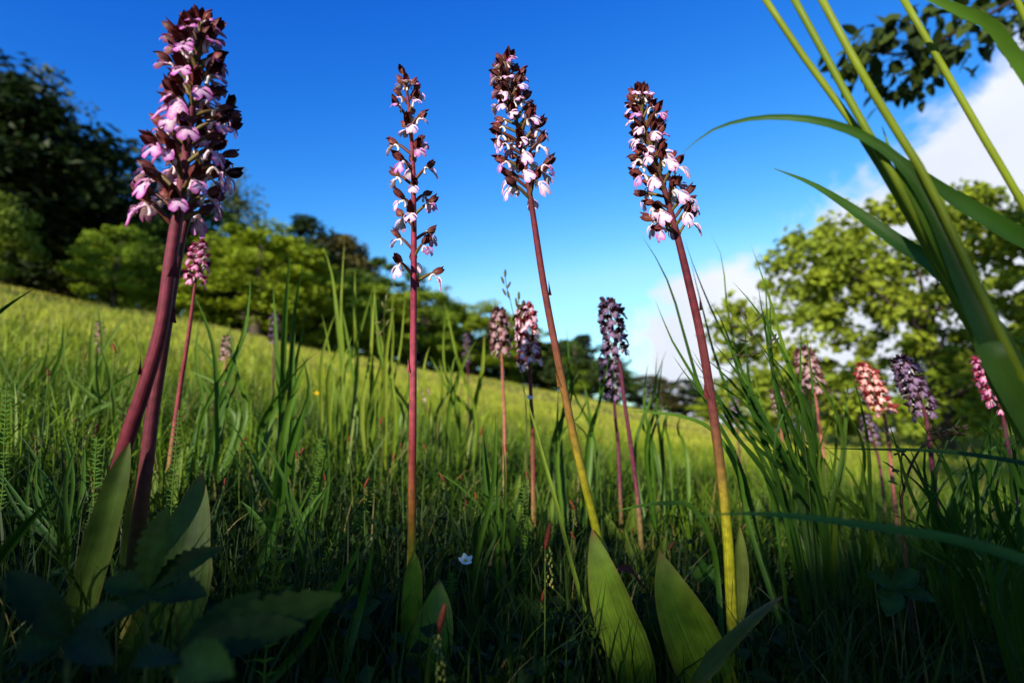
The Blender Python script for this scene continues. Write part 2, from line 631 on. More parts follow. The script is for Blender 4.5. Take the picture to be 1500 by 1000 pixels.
def crown_mesh(name, clumps, per, leaf, dark, light, flat=0.6, aspect=0.6):
    """clumps: array (n,4) centre + radius, unit-free metres"""
    n = len(clumps)
    idx = np.repeat(np.arange(n), per)
    m = len(idx)
    d = nrng.normal(size=(m, 3))
    d /= np.linalg.norm(d, axis=1, keepdims=True)
    rr = nrng.random(m) ** 0.45
    d[:, 2] *= flat
    pts = clumps[idx, :3] + d * (clumps[idx, 3] * rr)[:, None]
    nr = d * 0.6 + nrng.normal(0, 0.5, (m, 3)) + np.array([0, 0, 0.55])
    nr /= np.linalg.norm(nr, axis=1, keepdims=True)
    tone = (nrng.random(n)[idx] * 0.6 + nrng.random(m) * 0.4)[:, None]
    c = np.array(dark) + (np.array(light) - np.array(dark)) * tone
    return leaf_cloud(name, pts, leaf * nrng.uniform(0.6, 1.3, m), nr, c, aspect)


def ell_clumps(n, a, bz, zc, rmin, rmax, shell=0.35, seed=0, taper=0.0, low=-1.0):
    g = np.random.default_rng(seed)
    out = []
    while len(out) < n:
        d = g.normal(size=3)
        d /= np.linalg.norm(d)
        if d[2] < low:
            continue
        rr = shell + (1 - shell) * g.random() ** 0.6
        p = d * rr
        k = 1 - taper * (p[2] * 0.5 + 0.5)
        out.append((p[0] * a * k, p[1] * a * k, zc + p[2] * bz, g.uniform(rmin, rmax)))
    return np.array(out)


def trunk_mesh(name, h, r, clumps, col, nlimb=9, seed=0, lean=(0, 0), fork=0.25):
    g = random.Random(seed)
    mb = MB()
    top = Vector((lean[0], lean[1], h * 0.8))
    path = spline([Vector((0, 0, -0.25)), Vector((lean[0] * .2 + g.uniform(-.05, .05) * h * .3, g.uniform(-.05, .05) * h * .3, h * .3)), Vector((lean[0] * .6, lean[1] * .6, h * .55)), top], 9)
    mb.tube(path, lambda t: r * (1.25 - t * 1.1) + 0.006, col, 8)
    order = sorted(range(len(clumps)), key=lambda i: g.random())[:nlimb]
    for i in order:
        c = Vector(clumps[i][:3])
        k = min(0.95, max(fork, (c.z / h) * 0.75 - 0.1))
        a = path[int(k * 8)]
        mid = a.lerp(c, 0.5) + Vector((g.uniform(-.1, .1), g.uniform(-.1, .1), g.uniform(.0, .18))) * h * .3
        mb.tube(spline([a, mid, c], 6), lambda t: r * 0.42 * (1 - t * 0.82), col, 5)
    return mb.mesh(name)


BARK = (0.06, 0.045, 0.032)
kinds = {}


def tree_kind(key, h, a, nclump, per, leaf, dark, light, rmin, rmax, shell, taper, seed, zc=None, bz=None, flat=0.6, low=-1, nlimb=9, bark=BARK):
    zc = zc or h * 0.52
    bz = bz or h * 0.48
    cl = ell_clumps(nclump, a, bz, zc, rmin, rmax, shell, seed, taper, low)
    kinds[key] = (h, crown_mesh('crown', cl, per, leaf, dark, light, flat), trunk_mesh('trunk', h, h * 0.028, cl, bark, nlimb, seed))
    kinds[key][1].materials.append(M['tree_leaf'])
    kinds[key][2].materials.append(M['bark'])


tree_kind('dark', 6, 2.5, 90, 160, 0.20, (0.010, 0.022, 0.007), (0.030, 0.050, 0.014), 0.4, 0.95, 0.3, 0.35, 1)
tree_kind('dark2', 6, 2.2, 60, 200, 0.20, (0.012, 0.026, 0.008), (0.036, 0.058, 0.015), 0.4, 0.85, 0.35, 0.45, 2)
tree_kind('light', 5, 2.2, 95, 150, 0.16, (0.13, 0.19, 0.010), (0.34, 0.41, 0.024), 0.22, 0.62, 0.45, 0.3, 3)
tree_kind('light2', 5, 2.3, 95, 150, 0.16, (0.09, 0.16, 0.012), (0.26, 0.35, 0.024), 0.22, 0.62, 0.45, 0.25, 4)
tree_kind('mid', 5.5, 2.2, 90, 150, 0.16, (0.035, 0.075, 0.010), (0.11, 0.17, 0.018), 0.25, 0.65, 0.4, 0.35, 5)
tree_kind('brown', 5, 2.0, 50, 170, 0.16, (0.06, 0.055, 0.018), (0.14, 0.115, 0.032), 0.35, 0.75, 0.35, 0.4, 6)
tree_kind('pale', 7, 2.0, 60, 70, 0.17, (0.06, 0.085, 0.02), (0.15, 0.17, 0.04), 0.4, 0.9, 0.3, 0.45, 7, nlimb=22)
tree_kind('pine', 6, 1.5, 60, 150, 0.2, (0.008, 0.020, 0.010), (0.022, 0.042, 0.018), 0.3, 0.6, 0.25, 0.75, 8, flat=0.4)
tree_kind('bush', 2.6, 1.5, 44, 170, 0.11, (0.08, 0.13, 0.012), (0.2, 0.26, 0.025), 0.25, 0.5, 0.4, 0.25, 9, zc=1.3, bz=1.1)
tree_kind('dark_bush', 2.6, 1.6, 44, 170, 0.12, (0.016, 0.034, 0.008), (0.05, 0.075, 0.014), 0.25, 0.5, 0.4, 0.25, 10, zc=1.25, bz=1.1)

KLAB = {'dark': 'broad dark evergreen tree', 'dark2': 'dense blackish green tree', 'light': 'bright yellow green leafy tree', 'light2': 'fresh green rounded tree',
        'mid': 'mid green leafy tree', 'brown': 'brownish olive tree', 'pale': 'pale thin crowned tree', 'pine': 'narrow dark pine', 'bush': 'yellow green bush', 'dark_bush': 'dark green bush'}


def plant_tree(kind, px, top, Y, wscale, label, rot=0.0, sx=None, name=None, group=None):
    h, cm, tm = kinds[kind]
    tp = PY(px, top, Y)
    z0 = gz(tp.x, Y)
    s = max(0.3, (tp.z - z0)) / h
    root = thing(name or ('shrub' if 'bush' in kind else 'pine_tree' if kind == 'pine' else 'tree'), label, 'shrub' if 'bush' in kind else 'tree', (tp.x, Y, z0 - 0.03), group)
    root.rotation_euler = (0, 0, rot)
    root.scale = (s * wscale, s * wscale, s)
    obj('trunk', tm, None, root)
    obj('crown', cm, None, root)
    return root


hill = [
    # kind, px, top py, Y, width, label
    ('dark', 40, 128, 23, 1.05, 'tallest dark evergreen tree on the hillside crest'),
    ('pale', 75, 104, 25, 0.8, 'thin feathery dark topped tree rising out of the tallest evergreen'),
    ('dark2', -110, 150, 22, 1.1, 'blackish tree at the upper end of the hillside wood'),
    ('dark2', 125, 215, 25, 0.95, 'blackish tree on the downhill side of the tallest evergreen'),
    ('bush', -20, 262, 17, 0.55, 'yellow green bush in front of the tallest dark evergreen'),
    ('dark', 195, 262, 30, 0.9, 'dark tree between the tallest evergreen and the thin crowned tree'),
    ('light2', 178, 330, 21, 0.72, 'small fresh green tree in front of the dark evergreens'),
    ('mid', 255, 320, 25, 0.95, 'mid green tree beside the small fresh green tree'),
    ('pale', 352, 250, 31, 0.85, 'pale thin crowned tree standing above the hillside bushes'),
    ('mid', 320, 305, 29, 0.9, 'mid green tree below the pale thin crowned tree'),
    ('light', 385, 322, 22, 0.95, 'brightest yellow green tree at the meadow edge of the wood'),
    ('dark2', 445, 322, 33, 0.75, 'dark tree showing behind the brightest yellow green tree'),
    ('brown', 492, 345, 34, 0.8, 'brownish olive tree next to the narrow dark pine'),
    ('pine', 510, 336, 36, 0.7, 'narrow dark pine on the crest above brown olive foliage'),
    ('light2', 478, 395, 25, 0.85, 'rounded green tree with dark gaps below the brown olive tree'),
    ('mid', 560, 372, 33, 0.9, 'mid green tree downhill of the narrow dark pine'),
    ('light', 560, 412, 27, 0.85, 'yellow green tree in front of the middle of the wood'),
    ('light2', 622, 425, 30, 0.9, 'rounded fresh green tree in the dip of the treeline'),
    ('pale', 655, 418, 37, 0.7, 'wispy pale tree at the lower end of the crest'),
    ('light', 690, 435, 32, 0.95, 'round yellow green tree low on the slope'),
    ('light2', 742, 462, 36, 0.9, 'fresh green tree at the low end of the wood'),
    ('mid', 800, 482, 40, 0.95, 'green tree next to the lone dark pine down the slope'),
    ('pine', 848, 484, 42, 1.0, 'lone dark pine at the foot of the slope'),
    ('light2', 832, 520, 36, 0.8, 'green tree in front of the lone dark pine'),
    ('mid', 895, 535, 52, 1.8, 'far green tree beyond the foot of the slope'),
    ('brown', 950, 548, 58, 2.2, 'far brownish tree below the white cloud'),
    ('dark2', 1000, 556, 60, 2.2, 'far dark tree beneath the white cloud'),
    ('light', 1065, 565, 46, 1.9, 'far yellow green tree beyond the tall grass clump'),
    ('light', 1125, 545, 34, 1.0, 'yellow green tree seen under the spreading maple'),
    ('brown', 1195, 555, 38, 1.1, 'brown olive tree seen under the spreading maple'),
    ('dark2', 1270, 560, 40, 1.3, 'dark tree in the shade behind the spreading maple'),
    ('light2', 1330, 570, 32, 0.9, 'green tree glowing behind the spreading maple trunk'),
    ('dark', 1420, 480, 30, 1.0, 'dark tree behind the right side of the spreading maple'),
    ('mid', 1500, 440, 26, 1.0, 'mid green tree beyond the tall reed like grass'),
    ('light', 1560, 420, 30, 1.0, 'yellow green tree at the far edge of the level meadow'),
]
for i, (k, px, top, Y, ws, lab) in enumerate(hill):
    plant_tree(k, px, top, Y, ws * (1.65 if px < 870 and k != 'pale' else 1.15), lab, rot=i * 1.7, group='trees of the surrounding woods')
SKYL = [(-150, 150), (0, 150), (120, 235), (200, 290), (330, 325), (450, 350), (560, 400), (650, 445), (750, 480), (850, 510), (900, 545)]
for i in range(17):
    px = -140 + i * 62
    plant_tree(('dark2', 'mid', 'dark')[i % 3] if px < 240 else ('mid', 'light2', 'mid', 'dark2')[i % 4], px, ramp(SKYL, px) + 12 + (i * 37 % 23), 38 + (i * 13 % 7), 1.5,
               'shaded tree filling the back of the hillside wood', rot=i * 2.3, group='trees in the back rows of the hillside wood')
# bushes coloured dark to stand for the shade along the foot of the wood
ub = random.Random(5)
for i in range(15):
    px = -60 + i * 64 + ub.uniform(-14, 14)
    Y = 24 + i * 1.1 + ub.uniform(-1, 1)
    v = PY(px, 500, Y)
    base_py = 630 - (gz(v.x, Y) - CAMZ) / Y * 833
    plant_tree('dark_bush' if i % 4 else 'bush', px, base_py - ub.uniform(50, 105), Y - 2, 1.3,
               'bush coloured dark for the shade at the foot of the hillside wood' if i % 4 else 'yellow green bush at the foot of the hillside wood',
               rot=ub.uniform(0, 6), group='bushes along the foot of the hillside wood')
for i in range(5):
    px = 1130 + i * 95
    plant_tree('dark_bush', px, 600 - (i % 2) * 12, 27 + i, 1.3, 'low dark bush at the far edge of the level meadow', rot=i * 2.1, group='low bushes across the level meadow')

# unseen shrubs and trees, added to shade the near ground, maple and slope
for i, (x0, y0, hh_, k, ws, lab) in enumerate([
        (-7.0, -6.2, 2.45, 'dark_bush', 1.2, 'unseen dark bush added for shade behind the viewpoint at the outer end of the row'),
        (-5.2, -6.2, 2.35, 'dark_bush', 1.2, 'unseen dark bush added for shade behind the viewpoint inside the row'),
        (-3.6, -6.0, 2.30, 'bush', 1.2, 'unseen green bush added for shade behind the viewpoint next to the small tree'),
        (-1.45, -6.4, 4.6, 'mid', 0.85, 'unseen small leafy tree added for shade behind the viewpoint'),
        (-2.45, -5.9, 2.9, 'dark_bush', 0.5, 'unseen tall narrow dark bush added for shade behind the viewpoint'),
        (0.9, -6.3, 2.3, 'dark_bush', 1.2, 'unseen dark bush added for shade behind the viewpoint beyond the small tree'),
        (-1.98, -1.5, 0.86, 'dark_bush', 1.25, 'unseen low bush added for shade close beside the viewpoint'),
        (2.35, -0.35, 5.0, 'mid', 0.6, 'unseen slim leafy tree added beside the viewpoint to shade the maple'),
        (-15.5, 3.6, 4.2, 'mid', 1.3, 'unseen tree added on the open slope to throw a shadow across the hillside')]):
    h, cm, tm = kinds[k]
    root = thing('shrub' if 'bush' in k else 'tree', lab, 'shrub' if 'bush' in k else 'tree', (x0, y0, gz(x0, y0) - 0.03))
    s = hh_ / h
    root.scale = (s * ws, s * ws, s)
    root.rotation_euler = (0, 0, i * 1.3)
    obj('trunk', tm, None, root)
    obj('crown', cm, None, root)

# spreading maple on the level meadow, right
Y = 9.0
mp = PY(1385, 630, Y)
mz = gz(mp.x, Y)
g = np.random.default_rng(44)
cl = []
while len(cl) < 360:
    a, rr, hgt = g.uniform(0, 2 * math.pi), math.sqrt(g.random()), g.random()
    lim = 3.45 * math.sqrt(max(0.02, 1 - ((hgt - 0.35) / 0.68) ** 2))
    rad = lim * (0.25 + 0.75 * rr)
    cl.append((rad * math.cos(a), rad * math.sin(a) * 0.85, 0.45 + hgt * 3.45, g.choice([g.uniform(0.12, 0.3), g.uniform(0.25, 0.5)])))
cl = np.array(cl)
root = thing('maple_tree', 'spreading yellow green maple with dark shaded heart on the level meadow', 'tree', (mp.x, Y, mz - 0.03))
obj('crown', crown_mesh('crown', cl, 85, 0.115, (0.10, 0.155, 0.010), (0.29, 0.34, 0.025), flat=0.65, aspect=0.8), M['tree_leaf'], root)
tr = MB()
gr = random.Random(3)
trunk_path = spline([Vector((0, 0, -0.2)), Vector((-0.06, 0.02, 0.5)), Vector((0.03, 0, 1.1)), Vector((-0.1, 0, 1.9)), Vector((-0.05, 0.1, 3.0))], 14)
tr.tube(trunk_path, lambda t: 0.15 * (1.2 - t * 1.08), BARK, 9)
tr.build('trunk', M['bark'], root)
for i in range(26):
    c = Vector(cl[i * 12][:3])
    a = trunk_path[min(12, max(3, int((c.z / 3.4) * 11)))]
    mid = a.lerp(c, 0.5) + Vector((gr.uniform(-.15, .15), gr.uniform(-.15, .15), gr.uniform(.0, .25)))
    MB().tube(spline([a, mid, c], 8), lambda t: 0.05 * (1 - t * 0.85), BARK, 6).build('limb', M['bark'], root)

# overhanging branch upper right, on a tree outside the frame
Yb = 3.1
broot_p = Vector((4.9, 3.3, gz(4.9, 3.3) - 0.03))
root = thing('oak_tree', 'oak with one leafy branch hanging into the upper corner of sky', 'tree', broot_p)
mb = MB()
mb.tube(spline([Vector((0, 0, -0.2)), Vector((0.05, 0, 1.0)), Vector((-0.03, 0, 2.2)), Vector((0.1, 0.1, 4.2))], 12), lambda t: 0.17 * (1.15 - t * 0.85), BARK, 10)
mb.build('trunk', M['bark'], root)
oc = ell_clumps(70, 1.75, 1.5, 3.9, 0.3, 0.6, 0.3, 60, 0.2)
oc[:, 0] += 0.75
obj('crown', crown_mesh('crown', oc, 120, 0.11, (0.02, 0.04, 0.008), (0.07, 0.105, 0.015)), M['tree_leaf'], root)
bp_ = [Vector((4.88, 3.3, 2.3)), Vector((4.2, 3.25, 2.45)), PY(1560, -30, Yb), PY(1480, 5, Yb), PY(1400, 48, Yb), PY(1330, 78, Yb), PY(1262, 76, Yb)]
bpath = [p - broot_p for p in spline(bp_, 24)]
bo = MB().tube(bpath, lambda t: 0.03 * (1 - t) + 0.004, (0.03, 0.022, 0.016), 6).build('limb', M['bark'], root)
gr = random.Random(12)
twigs = [(1262, 76), (1240, 90), (1290, 95), (1300, 70), (1310, 110), (1340, 60), (1345, 100), (1370, 90), (1385, 60), (1400, 75), (1280, 60), (1330, 40),
         (1360, 20), (1420, 70), (1440, 65), (1450, 20), (1480, 40), (1400, 20), (1430, 5), (1495, 35), (1260, 60), (1320, 120), (1355, 115), (1480, 5), (1300, 35)]
lv, lc = [], []
for (px, py) in twigs:
    tipp = PY(px + gr.uniform(-6, 6), py + gr.uniform(-6, 6), Yb + gr.uniform(-.25, .25)) - broot_p
    near = min(bpath, key=lambda q: (q - tipp).length)
    if (near - tipp).length > 0.01:
        MB().tube(spline([near, near.lerp(tipp, 0.5) + Vector((0, 0, 0.02)), tipp], 5), lambda t: 0.005 * (1 - t * 0.7), (0.03, 0.024, 0.016), 5).build('twig', M['bark'], bo)
    for k in range(12):
        p = tipp + Vector((gr.gauss(0, .05), gr.gauss(0, .06), gr.gauss(-0.01, .035)))
        lv.append(p); lc.append(lerp((0.014, 0.026, 0.006), (0.05, 0.075, 0.012), gr.random()))
gl = random.Random(2)


def oval_leaf(mb, p, d, nrm, ln, wd, col, serr=0.0, n=7, cup=0.2):
    s = d.cross(nrm).normalized()
    path = [p + d * ln * (i / (n - 1)) - nrm * ln * 0.22 * (i / (n - 1)) ** 2 for i in range(n)]

    def wf(t):
        return wd * 0.5 * (math.sin(math.pi * min(1, t * 0.97 + 0.03) ** 0.8) ** 0.8) + 0.0002
    mb.sheet(path, wf, s, col, 3, cup)


for p, c in zip(lv, lc):
    mb = MB()
    d = Vector((gl.gauss(-0.3, .6), gl.gauss(0, .5), gl.gauss(-0.5, .5))).normalized()
    nn = Vector((gl.gauss(0, .5), gl.gauss(-0.3, .5), 1)).normalized()
    nn = (nn - d * nn.dot(d)).normalized()
    oval_leaf(mb, p, d, nn, gl.uniform(0.085, 0.13), gl.uniform(0.05, 0.08), c, n=5)
    mb.build('leaf', M['herb'], root)

# ------------------------------------------------------------------ orchids
def petal_shell(mb, base, axis, up, ln, wd, arch, col, roll=0.0, flare=0.0, nx=4, n=6):
    """a cupped pointed sepal that starts at base, runs along axis and arches over; roll turns it round the axis"""
    q = Quaternion(axis, roll)
    u = q @ up
    s = axis.cross(u)
    rows, cc, uu = [], [], []
    for i in range(n):
        t = i / (n - 1)
        h = arch * math.sin(math.pi * min(1.0, t * 0.86 + 0.06)) + flare * t ** 4
        wdt = wd * (math.sin(math.pi * min(1, 0.12 + t * 0.88)) ** 0.75) + 0.00012
        r, c, uv = [], [], []
        for j in range(nx):
            k = -1 + 2 * j / (nx - 1)
            r.append(base + axis * (ln * t) + u * (h - 0.55 * wdt * k * k) + s * (wdt * k))
            c.append(col(t) if callable(col) else col)
            uv.append((k, t, roll))
        rows.append(r); cc.append(c); uu.append(uv)
    mb.grid(rows, cc, uu)


def hood_mb(rng, cols):
    mb = MB()
    base = Vector((0.0105, 0, 0.0105))
    ax = Vector((0.93, 0, 0.26 + rng.uniform(-.15, .2))).normalized()
    up = Vector((-ax.z, 0, ax.x))
    for roll, ln, wd in ((0, 0.0135, 0.0036), (1.2, 0.0130, 0.0036), (-1.2, 0.0130, 0.0036), (0.6, 0.0112, 0.0030), (-0.6, 0.0112, 0.0030)):
        k = rng.uniform(0.85, 1.15)
        petal_shell(mb, base, ax, up, ln * k, wd, 0.0042 * k, lambda t: ramp([(0, cols[0]), (0.35, cols[1]), (1, cols[2])], t), roll + rng.uniform(-.15, .15), rng.uniform(-0.001, 0.0048))
    return mb


def lip_mb(rng, c_mid, c_edge, droop=1.0, wscale=1.0):
    mb = MB()
    o = Vector((0.0125, 0, 0.0095))
    ctrl = [o, o + Vector((0.0042, 0, -0.0025 * droop)), o + Vector((0.0086, 0, -0.008 * droop)), o + Vector((0.0112, 0, -0.0155 * droop))]
    path = spline(ctrl, 9)
    wst = [(0, .0018), (.18, .0022), (.36, .0036), (.55, .0062), (.78, .0082), (.92, .0074), (1.0, .0052)]
    rows, cc, uu = [], [], []
    tw = rng.uniform(-.0015, .0015)
    for i, p in enumerate(path):
        t = i / 8
        wd = ramp(wst, t) * wscale
        dirn = (path[min(i + 1, 8)] - path[max(i - 1, 0)]).normalized()
        r, c, uv = [], [], []
        for j in range(7):
            k = -1 + j / 3
            notch = -0.0036 * max(0, t - 0.75) / 0.25 * (1 - min(1, abs(k) * 1.9)) if t > 0.75 else 0
            lobe = 0.0016 * max(0, t - 0.8) / 0.2 * math.sin(math.pi * min(1, abs(k))) if t > 0.8 else 0
            r.append(p + Vector((0, wd * k + tw * t, 0)) + dirn * (notch + lobe) + Vector((0.0009, 0, 0.0011)) * (-k * k * 1.3) + Vector((0, 0, rng.uniform(-.0003, .0003))))
            e = max(abs(k) ** 2.2 * min(1, t * 1.6), max(0, t - 0.72) / 0.28 * 0.9)
            c.append(lerp(c_mid, c_edge, min(1, e)))
            uv.append((k * 0.5 * wd / 0.005, t, 0.37))
        rows.append(r); cc.append(c); uu.append(uv)
    mb.grid(rows, cc, uu)
    # two narrow side arms
    for s in (-1, 1):
        a = path[2]
        p2 = spline([a, a + Vector((0.0028, s * 0.0032, -0.0008 * droop)), a + Vector((0.0046, s * 0.0062, -0.0042 * droop)), a + Vector((0.0050, s * 0.0078, -0.0078 * droop))], 6)
        mb.sheet(p2, lambda t: 0.0011 * (1 - 0.35 * t) * (1 if t < 0.95 else 0.5), Vector((0.6, 0.5 * s, 0.6)), lambda t: lerp(c_mid, c_edge, 0.3 + 0.7 * t), 3, 0.1)
    # ragged rim
    for i_ in range(len(mb.v)):
        v = Vector(mb.v[i_])
        v = o + (v - o) * 0.80
        if rng.random() < 0.45:
            v += Vector((rng.uniform(-1, 1), rng.uniform(-1, 1), rng.uniform(-1, 1))) * 0.00045
        mb.v[i_] = tuple(v)
    # blunt spur
    mb.tube(spline([o, o + Vector((-0.0026, 0, -0.0012)), o + Vector((-0.0040, 0, -0.0046)), o + Vector((-0.0036, 0, -0.0072))], 6), lambda t: 0.0011 + 0.0003 * t, lerp(c_mid, (0.8, 0.72, 0.72), 0.5), 6)
    return mb


LONG = Vector((0.0062, 0, 0.0030))


def ovary_mb(col0, col1, ext=None):
    mb = MB()
    e = ext or Vector((0, 0, 0))
    mb.tube(spline([Vector((-0.002, 0, -0.002)), Vector((0.003, 0, 0.0035)) + e * .35, Vector((0.0075, 0, 0.0085)) + e * .85, Vector((0.012, 0, 0.0108)) + e], 8),
            lambda t: 0.0010 + 0.0007 * math.sin(math.pi * t), lambda t: lerp(col0, col1, t), 7)
    # bract
    mb.sheet(spline([Vector((0, 0, -0.001)), Vector((0.002, 0.0005, 0.0015)), Vector((0.0036, 0.001, 0.0048))], 4), lambda t: 0.0011 * (1 - t) + 0.0001, Vector((0, 1, 0)), col0, 3, 0.2)
    return mb


frng = random.Random(77)
HOODC = [((0.10, 0.06, 0.028), (0.085, 0.022, 0.018), (0.045, 0.010, 0.011)),
         ((0.11, 0.065, 0.03), (0.11, 0.026, 0.022), (0.06, 0.012, 0.014)),
         ((0.085, 0.05, 0.024), (0.065, 0.018, 0.015), (0.035, 0.009, 0.010))]
HOODC = [tuple(tuple(x * (1.6 if q == 0 else 1.3) for q, x in enumerate(c)) for c in h3) for h3 in HOODC]
hoods = [hood_mb(frng, HOODC[i % 3]).mesh('hood') for i in range(6)]
LIPC = {'white': ((0.84, 0.78, 0.81), (0.62, 0.28, 0.62)), 'pink': ((0.74, 0.50, 0.68), (0.42, 0.05, 0.38)), 'violet': ((0.70, 0.60, 0.66), (0.28, 0.03, 0.30))}
lips = {k: [lip_mb(frng, *c, droop=d, wscale=frng.uniform(.9, 1.12)).mesh('lip') for d in (0.45, 0.8, 1.15, 1.4)] for k, c in LIPC.items()}
ovaries = [ovary_mb((0.12, 0.12, 0.025), (0.11, 0.045, 0.02), e).mesh('flower') for e in (None, LONG)] + [ovary_mb((0.11, 0.035, 0.02), (0.08, 0.022, 0.014), e).mesh('flower') for e in (None, LONG)]
for m in hoods:
    m.materials.append(M['hood'])
for v in lips.values():
    for m in v:
        m.materials.append(M['lip'])
for m in ovaries:
    m.materials.append(M['ovary'])

# low flower for plants further back: hood and lip in one mesh with colour per vertex
far_fl = {}
for key, (mid, edge, hd) in {'pink': ((0.85, 0.62, 0.66), (0.6, 0.25, 0.40), (0.22, 0.035, 0.04)), 'violet': ((0.22, 0.14, 0.23), (0.08, 0.035, 0.10), (0.03, 0.010, 0.016)),  # violet tones lowered partly for the tree shade over those orchids
                             'red': ((0.85, 0.50, 0.46), (0.55, 0.12, 0.12), (0.20, 0.02, 0.022)), 'magenta': ((0.75, 0.38, 0.52), (0.5, 0.05, 0.26), (0.20, 0.012, 0.05)),
                             'dull': ((0.42, 0.28, 0.28), (0.26, 0.10, 0.13), (0.07, 0.022, 0.022))}.items():
    lst = []
    for q in range(3):
        mb = hood_mb(frng, (hd, hd, hd))
        l2 = lip_mb(frng, mid, edge, 0.9)
        off = len(mb.v)
        mb.v += l2.v; mb.c += l2.c; mb.u += l2.u
        mb.f += [tuple(i + off for i in f) for f in l2.f]
        me = mb.mesh('flower')
        me.materials.append(M['far_flower'])
        lst.append(me)
    far_fl[key] = lst

MAROON = (0.105, 0.014, 0.026)


def orchid(label, path_px, depth, base_px, spike, n_fl, thick, fscale, stem_cols, palette=None, far=None, seed=1, top_scale=0.62, ov=0, bud=True, fwd=0.0, group=None):
    """path_px: stem pixels from the tip down; spike: (first, last) fraction of the stem that carries flowers (measured from the tip);
    depth: metres along the view axis (tip may lean by fwd)"""
    rng = random.Random(seed)
    pts = [P(px, py, depth + fwd * (1 - i / max(1, len(path_px) - 1))) for i, (px, py) in enumerate(path_px)]
    last = pts[-1]
    bx, by = P(base_px[0], base_px[1], depth).xy
    bx = last.x + (base_px[0] - path_px[-1][0]) / F * depth
    by = last.y + 0.005
    base = Vector((bx, by, gz(bx, by)))
    root = thing('orchid', label, 'orchid', base, group)
    pts = [p - base for p in pts]
    if last.z - base.z > 0.02:
        pts.append(Vector((0, 0, -0.015)))
    path = spline(pts, 44)
    r0 = thick * 0.5
    mb = MB()
    mb.tube(path, lambda t: r0 * ramp([(0, 0.28), (0.28, 0.72), (0.6, 0.9), (1, 1.12)], t), lambda t: ramp(stem_cols, t), 10)
    for q, k in enumerate((15, 21)):
        if far:
            break
        p, dn = path[k], (path[k - 1] - path[k + 1]).normalized()
        sd_ = Vector((-1 if q else 1, -0.6, 0)).normalized()
        w0_ = r0 * 0.75
        mb.sheet(spline([p + sd_ * r0 * .75, p + sd_ * r0 * 1.0 + dn * .006, p + sd_ * r0 * 1.35 + dn * .0125], 5), lambda t: w0_ * (1 - t) + .0001, dn.cross(sd_), ramp(stem_cols, k / 43), 3, 0.5)
    mb.build('stem', M['stem'], root)
    cum = [0]
    for a, b_ in zip(path, path[1:]):
        cum.append(cum[-1] + (b_ - a).length)
    tot = cum[-1]

    def at(fr):
        s = fr * tot
        for i in range(len(cum) - 1):
            if cum[i + 1] >= s:
                k = (s - cum[i]) / (cum[i + 1] - cum[i])
                return path[i].lerp(path[i + 1], k), (path[i] - path[i + 1]).normalized()
        return path[-1], (path[-2] - path[-1]).normalized()
    if spike[1] > 1:
        def pyof(p):
            v = p + base - Vector((0, 0, CAMZ))
            zc = v.y * math.cos(PITCH) + v.z * math.sin(PITCH)
            return 500 - F * (-v.y * math.sin(PITCH) + v.z * math.cos(PITCH)) / zc
        k = next((i for i, p in enumerate(path) if pyof(p) > spike[1]), 12)
        spike = (spike[0], cum[k] / tot)
    ang = rng.uniform(0, 6)
    for i in range(n_fl):
        t = (i + 0.5) / n_fl                       # 0 at the tip
        tt = t ** 1.35
        fr = spike[0] + (spike[1] - spike[0]) * tt + rng.uniform(-.004, .004)
        p, axis = at(max(0.0, fr))
        ang += 2.399963 + rng.uniform(-.25, .25)
        ref = Vector((1, 0, 0)) - axis * axis.x
        ref.normalize()
        sd = axis.cross(ref)
        out = ref * math.cos(ang) + sd * math.sin(ang)
        tilt = ramp([(0, 0.9), (0.08, 0.45), (0.3, 0.15), (1, -0.05)], t) + rng.uniform(-.15, .15)
        X = (out * math.cos(tilt) + axis * math.sin(tilt)).normalized()
        Yv = axis.cross(out).normalized()
        Z = X.cross(Yv)
        roll = rng.uniform(-.35, .35)
        Yv, Z = Yv * math.cos(roll) + Z * math.sin(roll), Z * math.cos(roll) - Yv * math.sin(roll)
        sc = fscale * ramp([(0, top_scale), (0.12, 0.85), (0.4, 1.0), (1, 1.0)], t) * rng.uniform(.9, 1.1)
        mat = Matrix((X, Yv, Z)).transposed().to_4x4()
        mat = Matrix.Translation(p) @ mat @ Matrix.Scale(sc, 4)
        if far:
            fo = obj('flower', rng.choice(far_fl[far]), None, root)
            fo.matrix_local = mat
        else:
            lg = 1 if rng.random() < ramp([(0, 0.05), (0.5, 0.3), (0.7, 0.9), (1, 1)], t) else 0
            fo = obj('flower', ovaries[2 * (ov if rng.random() < 0.75 else 1 - ov) + lg], None, root)
            fo.matrix_local = mat
            ho = obj('hood', rng.choice(hoods), None, fo)
            if lg:
                ho.location = LONG
            if t > 0.05 or not bud:
                lp = lips[rng.choice(palette)]
                dr = ramp([(0, 0.3), (0.4, 1.2), (1, 2.6)], t) + rng.uniform(-.6, .8)
                lo = obj('lip', lp[max(0, min(3, int(dr)))], None, fo)
                lo.location = LONG if lg else (0, 0, 0)
                lo.rotation_euler = (rng.uniform(-.15, .15), rng.uniform(-.15, .2), rng.uniform(-.2, .2))
    return root, base, path


